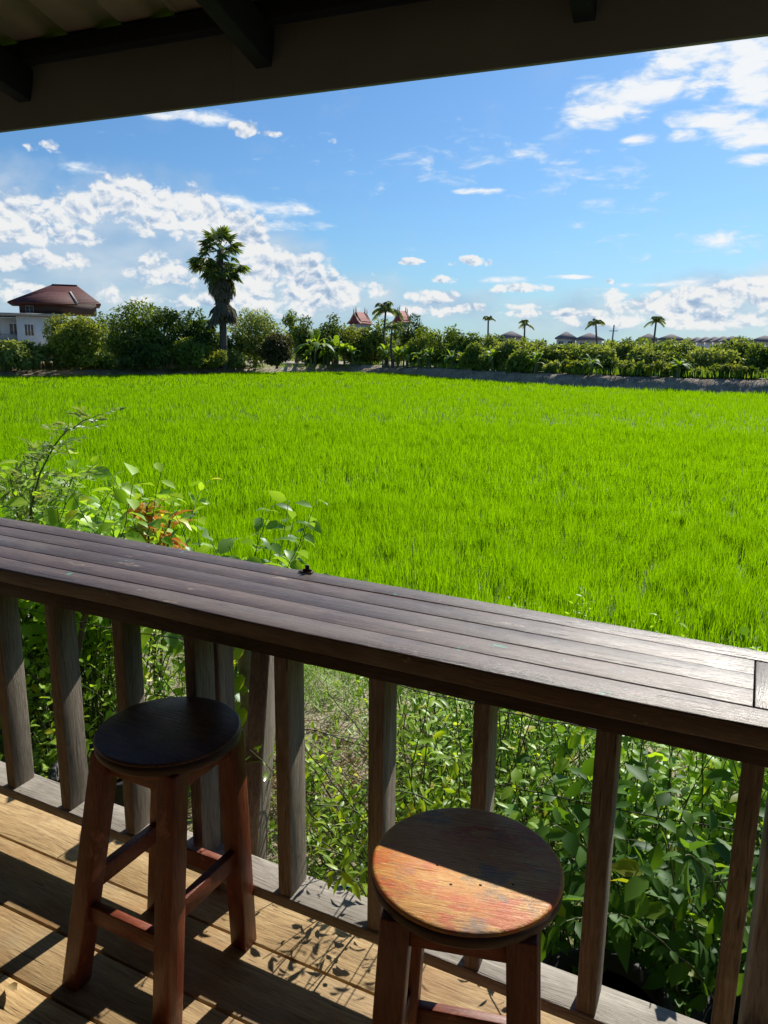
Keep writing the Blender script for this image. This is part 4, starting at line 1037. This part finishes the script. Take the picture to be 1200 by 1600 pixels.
def fan_palm():
    d = 74.0; b = flat(349, d); top = at(349, 378, d)[2]; t = thing('fan_palm', (b[0], b[1], LAND_Z), 'tall fan palm with a shaggy skirt of dead fronds above the tree line', 'palm')
    rg = np.random.default_rng(12); H = top-LAND_Z-1.0; sc = d/FPX
    MB().tube([(0, 0, -.3), (.05, 0, H*.3), (-.03, 0, H*.7), (0, 0, H)], [.42, .36, .34, .30], 10).build('trunk', M['palmbark'], t, True)
    def fan(mb, c, dirv, size, droop, pl=0.0):
        dirv = nrm(dirv); pet = c+dirv*size*(.55+pl); up = np.array([0, 0, 1.0]); s = nrm(np.cross(dirv, up)+1e-6); nv = np.cross(s, dirv)
        k = 17; an = np.linspace(-1.75, 1.75, k)
        D = dirv*np.cos(an)[:, None]+s*np.sin(an)[:, None]+rg.normal(0, .05, (k, 3)); D[:, 2] -= droop
        leaf_geo(mb, np.tile(pet, (k, 1)), D, np.tile(nv, (k, 1))+rg.normal(0, .3, (k, 3)), size*(.72-.12*np.abs(an)/1.75), size*.16, .3, False, np.full(k, rg.random()))
        mb.tube([c, (c+pet)/2, pet], .03, 4, rg.random())
    green, dead = MB(), MB()
    for i in range(26):
        a = i*2.399; e = rg.uniform(-.35, 1.35); c = np.array([0, 0, H-.35+.5*rg.random()])
        fan(green, c, [math.cos(a)*math.cos(e), math.sin(a)*math.cos(e), math.sin(e)], rg.uniform(1.3, 1.75), .18, rg.uniform(.15, .55))
    for i in range(62):
        a = i*2.399; z = H-1.2-rg.random()*3.6; f = (H-z)/4.5; e = -.35-.8*f-rg.random()*.3
        fan(dead if rg.random() < .35+.6*f else green, np.array([0, 0, z]), [math.cos(a)*math.cos(e), math.sin(a)*math.cos(e), math.sin(e)], rg.uniform(1.35, 1.8)*(1.2-.45*f), .40, .55*(1-f))
    for i in range(30):
        a = i*2.399+.7; e = rg.uniform(-.5, .35); c = np.array([0, 0, H-.9-1.3*rg.random()])
        fan(green, c, [math.cos(a)*math.cos(e), math.sin(a)*math.cos(e), math.sin(e)], rg.uniform(1.3, 1.75), .35, rg.uniform(0, .4))
    for i in range(26):      # old fronds hanging low on the trunk
        a = rg.choice([0.2, 3.0, 1.2, 4.2, 5.3])+rg.normal(0, .5); z = H-4.4-rg.random()*1.6; fan(dead, np.array([0, 0, z]), [math.cos(a)*.9, math.sin(a)*.9, -.45], rg.uniform(1.3, 1.9), .5)
    for i in range(10):      # one frond thrust out to the left
        a = math.pi+YAW+rg.normal(0, .3) if i < 4 else rg.random()*6.28
        fan(green, np.array([0, 0, H-1.3]), [math.cos(a), math.sin(a), rg.uniform(-.1, .35)], 1.9, .35, .5)
    green.build('crown', M['palm'], t); dead.build('dead_fronds', M['deadpalm'], t)


fan_palm()


def feather_palm(px, ytop, d, crown_r, label, seed, mat='palm', n=15, group=None):
    b = flat(px, d); top = at(px, ytop, d)[2]; rg = np.random.default_rng(seed); H = top-LAND_Z-crown_r*.62
    t = thing('feather_palm', (b[0], b[1], LAND_Z), label, 'palm', group)
    lx = rg.normal(0, .5)
    MB().tube([(0, 0, -.2), (lx, 0, H*.5), (lx*.6, 0, H)], [.16, .12, .10], 7).build('trunk', M['palmbark'], t, True)
    mb = MB()
    for i in range(n):
        a = i*2.399+rg.random()*.4; e = rg.uniform(.0, 1.45); L = crown_r*rg.uniform(.75, 1.05); s = np.linspace(0, 1, 10)[:, None]
        d0 = np.array([math.cos(a)*math.cos(e), math.sin(a)*math.cos(e), math.sin(e)]); pts = np.array([lx*.6, 0, H])+d0*L*s+np.array([0, 0, -1.0])*L*.50*s**2.4
        mb.tube(pts, np.linspace(.03, .008, 10), 3)
        tg = nrm(np.gradient(pts, axis=0)); sd = nrm(np.cross(tg, [0, 0, 1.0]))
        P, D = [], []
        for k in range(1, 10):
            for q in (0, .5):
                pp = pts[k]*(1-q)+pts[k-1]*q
                for sg in (-1, 1): P.append(pp); D.append(sd[k]*sg*.8+tg[k]*.6+np.array([0, 0, -.45]))
        P = np.array(P); leaf_geo(mb, P, np.array(D), np.tile([0, 0, 1.0], (len(P), 1)), L*.34, L*.055, .35, False, rg.random(len(P)))
    mb.build('crown', M[mat], t); return t


feather_palm(607, 468, 82, 1.8, 'feather palm beside the red temple roof', 41, n=18)
feather_palm(614, 500, 79, 1.2, 'short feather palm crowded under the taller one by the temple', 46, n=12)
feather_palm(760, 491, 95, 1.15, 'thin palm left of the grey roofed houses, leftmost on the skyline', 42, n=11, group='thin palms on the skyline')
feather_palm(817, 497, 95, 1.15, 'thin palm beside the leftmost grey roofed house', 43, group='thin palms on the skyline')
feather_palm(922, 496, 90, 1.15, 'thin palm in front of the double grey roofs', 44, n=19, group='thin palms on the skyline')
feather_palm(1023, 491, 88, 1.25, 'thin palm before the cluster of grey roofs at right', 45, group='thin palms on the skyline')


def banana(px, ytop, d, label, seed, n=9, zb=None, group='banana plants along the bund'):
    b = flat(px, d); z0 = LAND_Z if zb is None else zb; top = at(px, ytop, d)[2]; rg = np.random.default_rng(seed); H = top-z0
    t = thing('banana_plant', (b[0], b[1], z0), label, 'banana plant', group)
    mb = MB(); sh = H*.42
    for (ox, oy, f) in ((0, 0, 1.0), (rg.normal(0, .5), rg.normal(0, .4), .72)):
        wd = MB(); wd.tube([(ox, oy, -.2), (ox+.03, oy, sh*.5*f), (ox, oy, sh*f)], [.15*f, .12*f, .07*f], 7); wd.build('pseudostem', M['greenstem'], t, True)
        for i in range(n if f == 1 else 5):
            a = i*2.399+rg.random()*.5; e = rg.uniform(.35, 1.4); L = H*f*rg.uniform(.52, .70); W = L*.25; m = 9
            d0 = np.array([math.cos(a)*math.cos(e), math.sin(a)*math.cos(e), math.sin(e)]); s = np.linspace(0, 1, m)[:, None]
            pts = np.array([ox, oy, sh*f*.92])+d0*L*s+np.array([0, 0, -1.0])*L*(.95-.55*e/1.4)*s**2.4
            tg = nrm(np.gradient(pts, axis=0)); sd = nrm(np.cross(tg, [0, 0, 1.0])+1e-6); up = np.cross(sd, tg)
            wv = W*.5*np.sin(np.clip(s*.9+.1, 0, 1)*math.pi)**.55*(s > .12)*rg.uniform(.8, 1.1, (m, 1))
            V = np.concatenate([pts-sd*wv-up*wv*.15, pts, pts+sd*wv-up*wv*.15]); j = np.arange(m-1)
            mb.add(V, [np.concatenate([np.stack([j, j+1, m+j+1, m+j], -1), np.stack([m+j, m+j+1, 2*m+j+1, 2*m+j], -1)])], rg.random()*.95)
    mb.build('leaves', M['banana'], t)


for i, (px, yt, d, lab) in enumerate([(492, 500, 83, 'tall pale banana plant right of the brownish low tree'), (512, 520, 82, 'banana plant close right of the tall pale one'), (538, 522, 82, 'banana plant below the red temple roof'),
                                      (550, 530, 81, 'low banana plant in front of the olive tree'), (602, 523, 78, 'banana plant straight below the feather palm'), (622, 528, 76, 'banana plant just right of the feather palm'),
                                      (655, 535, 72, 'drooping banana plant near the dark patch on the bund'), (672, 532, 70, 'banana plant left of the dark bushy tree'), (770, 532, 63, 'banana plant right of the dark bushy tree'),
                                      (812, 540, 60, 'small banana plant below the leftmost grey roofed house'), (840, 533, 60, 'banana plant among the orchard bushes below the grey roofs'), (477, 545, 83, 'small banana plant at the left end of the banana clump'),
                                      (525, 512, 82, 'broad crowned banana plant left of the one under the temple roof'), (636, 530, 75, 'banana plant in front of the neat round tree'), (706, 534, 68, 'banana plant at the left foot of the dark bushy tree'),
                                      (925, 542, 54, 'small banana plant in the hedge under the third thin palm'), (1062, 545, 50, 'small banana plant in the hedge right of the fourth thin palm')]):
    banana(px, yt-3, edge_d(px)+1.3, lab, 60+i, 11)


def verge():
    rg = np.random.default_rng(88)
    for nm, mat, n, a0, a1, h0, h1, lab in (('dry_grass', 'drygrass', 9000, -1.0, -.64, .25, 1.0, 'tall dry grass at the left far edge of the paddy'), ('verge_weeds', 'weed', 9000, -1.0, .15, .08, .6, 'weedy grass along the top of the earth bund')):
        mb = MB(); az = rg.uniform(a0, a1, n); cl = np.sin(az*61+2*np.sin(az*23))+np.sin(az*171+1+3*np.sin(az*41))+np.sin(az*29); ok = cl > rg.uniform(-3.0, 3.4, n); az = az[ok]; n = len(az); hv = rg.uniform(.35, 1.0, n)**1.4
        r = edge_r(az)+np.where(az < -.62, rg.uniform(-.1, 2.2, n), rg.uniform(.8, 3.4, n)); x, y = r*np.sin(az), r*np.cos(az); a = rg.random(n)*6.28; le = rg.uniform(.05, .55, n)
        D = np.stack([np.cos(a)*le, np.sin(a)*le, np.ones(n)], -1); N = np.stack([np.cos(a), np.sin(a), np.full(n, .3)], -1)
        z = np.where(az < -.5, -.25, .12)
        leaf_geo(mb, np.stack([x, y, z], -1), D, N, (h0+(h1-h0)*hv), .05, .3, False, rg.random(n)); tag(mb.build(nm, M[mat]), lab, 'grass', None, 'stuff')


verge()

# ------------------------------------------------------------------ buildings
def hip_roof(mb, x0, x1, y0, y1, z0, z1, ridge, th=.12):
    ym = (y0+y1)/2; V = [[x0, y0, z0], [x1, y0, z0], [x1, y1, z0], [x0, y1, z0], [x0+ridge, ym, z1], [x1-ridge, ym, z1], [x0, y0, z0-th], [x1, y0, z0-th], [x1, y1, z0-th], [x0, y1, z0-th]]
    mb.add(V, [np.array([[0, 1, 5, 4], [2, 3, 4, 5], [0, 6, 7, 1], [1, 7, 8, 2], [2, 8, 9, 3], [3, 9, 6, 0], [6, 9, 8, 7]]), np.array([[1, 2, 5], [3, 0, 4]])])


def window(parent, c, w, h, panes=2, frame='white', pane='glass', face=-1):
    o = MB(); x, y, z = c; f = .07
    o.box((x, y, z+h/2), (w+f, .12, f)); o.box((x, y, z-h/2), (w+f, .12, f))
    for k in range(panes+1): o.box((x-w/2+w*k/panes, y, z), (f, .11, h-.01))
    fr = o.build('window', M[frame], parent)
    MB().box((x, y, z), (w, .05, h)).build('pane', M[pane], fr)


def left_house():
    d = 88.0; b = flat(60, d); va = math.atan((60-600)/FPX); sc = d/FPX*math.cos(va)
    Z = lambda py, px=60: at(px, py, d)[2]-LAND_Z
    X = lambda px: (px-60)*sc
    t = thing('house', (b[0], b[1], LAND_Z), 'white two storey house with a dark red hip roof behind the trees at left', 'house', None, YAW-va-R(3))
    MB().box(((X(29)+X(100))/2, 3, Z(495)/2), (X(100)-X(29), 6, Z(495))).build('wall', M['white'], t)
    MB().box(((X(-70)+X(29))/2-.05, 4.2, Z(497)/2), (X(29)-X(-70), 6, Z(497))).build('wall', M['white'], t)
    MB().box(((X(-75)+X(104))/2, 3.1, Z(493)+.05), (X(104)-X(-75), 7.4, .28)).build('roof_slab', M['concrete'], t)
    z0, z1 = Z(491)+.12, Z(473)
    MB().box(((X(35)+X(158))/2, 4.0, (z0+z1)/2), (X(158)-X(35), 7.0, z1-z0)).build('upper_wall', M['brownwall'], t)
    def hip2(mb, x0, x1, y0, y1, z0, z1, r0, r1, th=.14):
        ym = (y0+y1)/2; V = [[x0, y0, z0], [x1, y0, z0], [x1, y1, z0], [x0, y1, z0], [r0, ym, z1], [r1, ym, z1], [x0, y0, z0-th], [x1, y0, z0-th], [x1, y1, z0-th], [x0, y1, z0-th]]
        mb.add(V, [np.array([[0, 1, 5, 4], [2, 3, 4, 5], [0, 6, 7, 1], [1, 7, 8, 2], [2, 8, 9, 3], [3, 9, 6, 0], [6, 9, 8, 7]]), np.array([[1, 2, 5], [3, 0, 4]])])
    mb = MB(); hip2(mb, X(19), X(166), 0.6, 9.4, Z(472), Z(440.5), X(87), X(129)); mb.build('roof', M['tileroof'], t)
    mb = MB(); hip2(mb, X(19), X(127), -1.0, 6.2, Z(474), Z(453.5), X(80), X(117)); mb.build('roof', M['tileroof'], t)
    mb = MB(); mb.beam((X(127), -1.0, Z(473.7)), (X(117), 2.6, Z(453.2)), .2, .14); mb.build('ridge_cap', M['concrete'], t)
    mb = MB(); mb.beam((X(87), 5.0, Z(440.3)), (X(129), 5.0, Z(440.3)), .22, .14); mb.build('ridge_cap', M['tileroof'], t)
    window(t, (X(51), .46, (Z(478)+Z(490))/2), X(57)-X(45), Z(479)-Z(489.5), 2, 'concrete')
    window(t, (X(48), -.03, (Z(507)+Z(525))/2), X(55)-X(41), Z(507)-Z(525), 3, 'white', 'curtain')
    window(t, (X(23), 1.16, (Z(506)+Z(525))/2), X(30)-X(17), Z(506)-Z(525), 2, 'white', 'curtain')
    window(t, (X(-4), 1.16, (Z(506)+Z(525))/2), X(3)-X(-10), Z(506)-Z(525), 2, 'white', 'curtain')
    mb = MB()
    for k in range(18): mb.box((X(-20)+k*(X(29)-X(-20))/17, .4, Z(528)), (.05, .05, Z(523)-Z(532)))
    mb.box(((X(-20)+X(29))/2, .4, Z(523)), (X(29)-X(-20), .08, .08)); mb.box(((X(-20)+X(29))/2, .75, Z(533)), (X(29)-X(-20), .8, .15)); mb.build('balcony_rail', M['concrete'], t)


left_house()


def temple(px, ytop, yeave, d, w, label, seed):
    b = flat(px, d); sc = d/FPX; H = at(px, ytop, d)[2]-LAND_Z; E = at(px, yeave, d)[2]-LAND_Z
    t = thing('temple_hall', (b[0], b[1], LAND_Z), label, 'temple', 'temple roofs above the trees', YAW+R(62))
    W = w*sc
    MB().box((0, 0, E*.5), (W*2.2, W*1.1, E)).build('wall', M['cream'], t)
    for k, (l, dz, ww) in enumerate(((1.25, 0, 1.0), (.85, .09, .84))):
        mb = MB(); e, r = E+dz*(H-E)*2, H-.35+dz*3; L = W*l; hw = W*.75*ww
        pr = [(-hw, e), (-hw*.55, e+(r-e)*.33), (0, r), (hw*.55, e+(r-e)*.33), (hw, e)]
        V = [[x, y, z+o] for x in (-L, L) for o in (0, .12) for (y, z) in pr]
        F = []
        for j in range(4): F += [[5+j, 6+j, 16+j, 15+j], [j, 10+j, 11+j, 1+j]]
        mb.add(V, [np.array(F), np.array([[0, 1, 2, 3, 4], [14, 13, 12, 11, 10]])]); mb.build('roof', M['redtile'], t)
        for x in (-L, L):
            mg = MB()
            for s in (-1, 1):
                mg.tube([(x, s*hw*1.02, e), (x, s*hw*.56, e+(r-e)*.35), (x, 0, r+.15)], .11, 5)
            mg.tube([(x, 0, r), (x*1.03, 0, r+.5), (x*1.0, 0, r+1.0)], [.12, .09, .02], 5)
            mg.build('gable_trim', M['gold'], t)


temple(563, 489, 507, 120, 16, 'temple hall with tiered red roof peeking over the trees', 1)
temple(628, 487, 505, 126, 13, 'narrow temple gable half hidden behind the round dark tree', 2)


def far_house(px, ytop, yeave, d, wpx, label, seed, rot=0.0, wh=None):
    b = flat(px, d); sc = d/FPX; H = at(px, ytop, d)[2]-LAND_Z; E = at(px, yeave, d)[2]-LAND_Z; W = wpx*sc
    t = thing('grey_roofed_house', (b[0], b[1], LAND_Z), label, 'house', 'grey roofed houses beyond the orchard', YAW-math.atan((px-600)/FPX)+rot)
    MB().box((0, W*.4, E/2), (W*.84, W*.8, E)).build('wall', M['white'], t)
    mb = MB(); hip_roof(mb, -W*.5, W*.5, -W*.1, W*.9, E, H, W*.46, .3); mb.build('roof', M['greyroof'], t)
    for k in (-.22, .2): window(t, (W*k, -.02, E-1.5), 1.3, 1.3, 2, 'white', 'glass')
    return t


far_house(797, 517, 527, 200, 44, 'grey roofed white house behind the second thin palm', 1)
far_house(883, 518, 528, 200, 34, 'single small grey roofed house left of the double roofs', 2)
far_house(919, 520, 530, 196, 46, 'wider grey roofed house behind the third thin palm', 3)
far_house(1011, 521, 531, 205, 38, 'grey roofed house just left of the fourth thin palm', 4)
far_house(1046, 522, 531, 200, 48, 'grey roofed house just right of the fourth thin palm', 5)
for i in range(6):
    far_house(1078+i*14, 527-i*.4, 534-i*.2, 235-i*5, 26+i*2, 'grey roofed house of the close set terrace left of the far right tree', 10+i, R(25))
far_house(1192, 524, 533, 210, 46, 'grey roofed house at the far right edge of the skyline', 20)


def pole(px, ytop, d, label):
    b = flat(px, d); H = at(px, ytop, d)[2]-LAND_Z; t = thing('utility_pole', (b[0], b[1], LAND_Z), label, 'pole')
    MB().tube([(0, 0, 0), (0, 0, H*.5), (.15, 0, H)], [.2, .17, .12], 6).build('shaft', M['concrete'], t); MB().box((.1, 0, H-1.0), (1.4, .12, .12)).build('crossarm', M['concrete'], t)


pole(955, 508, 130, 'concrete utility pole standing between the grey roofs')
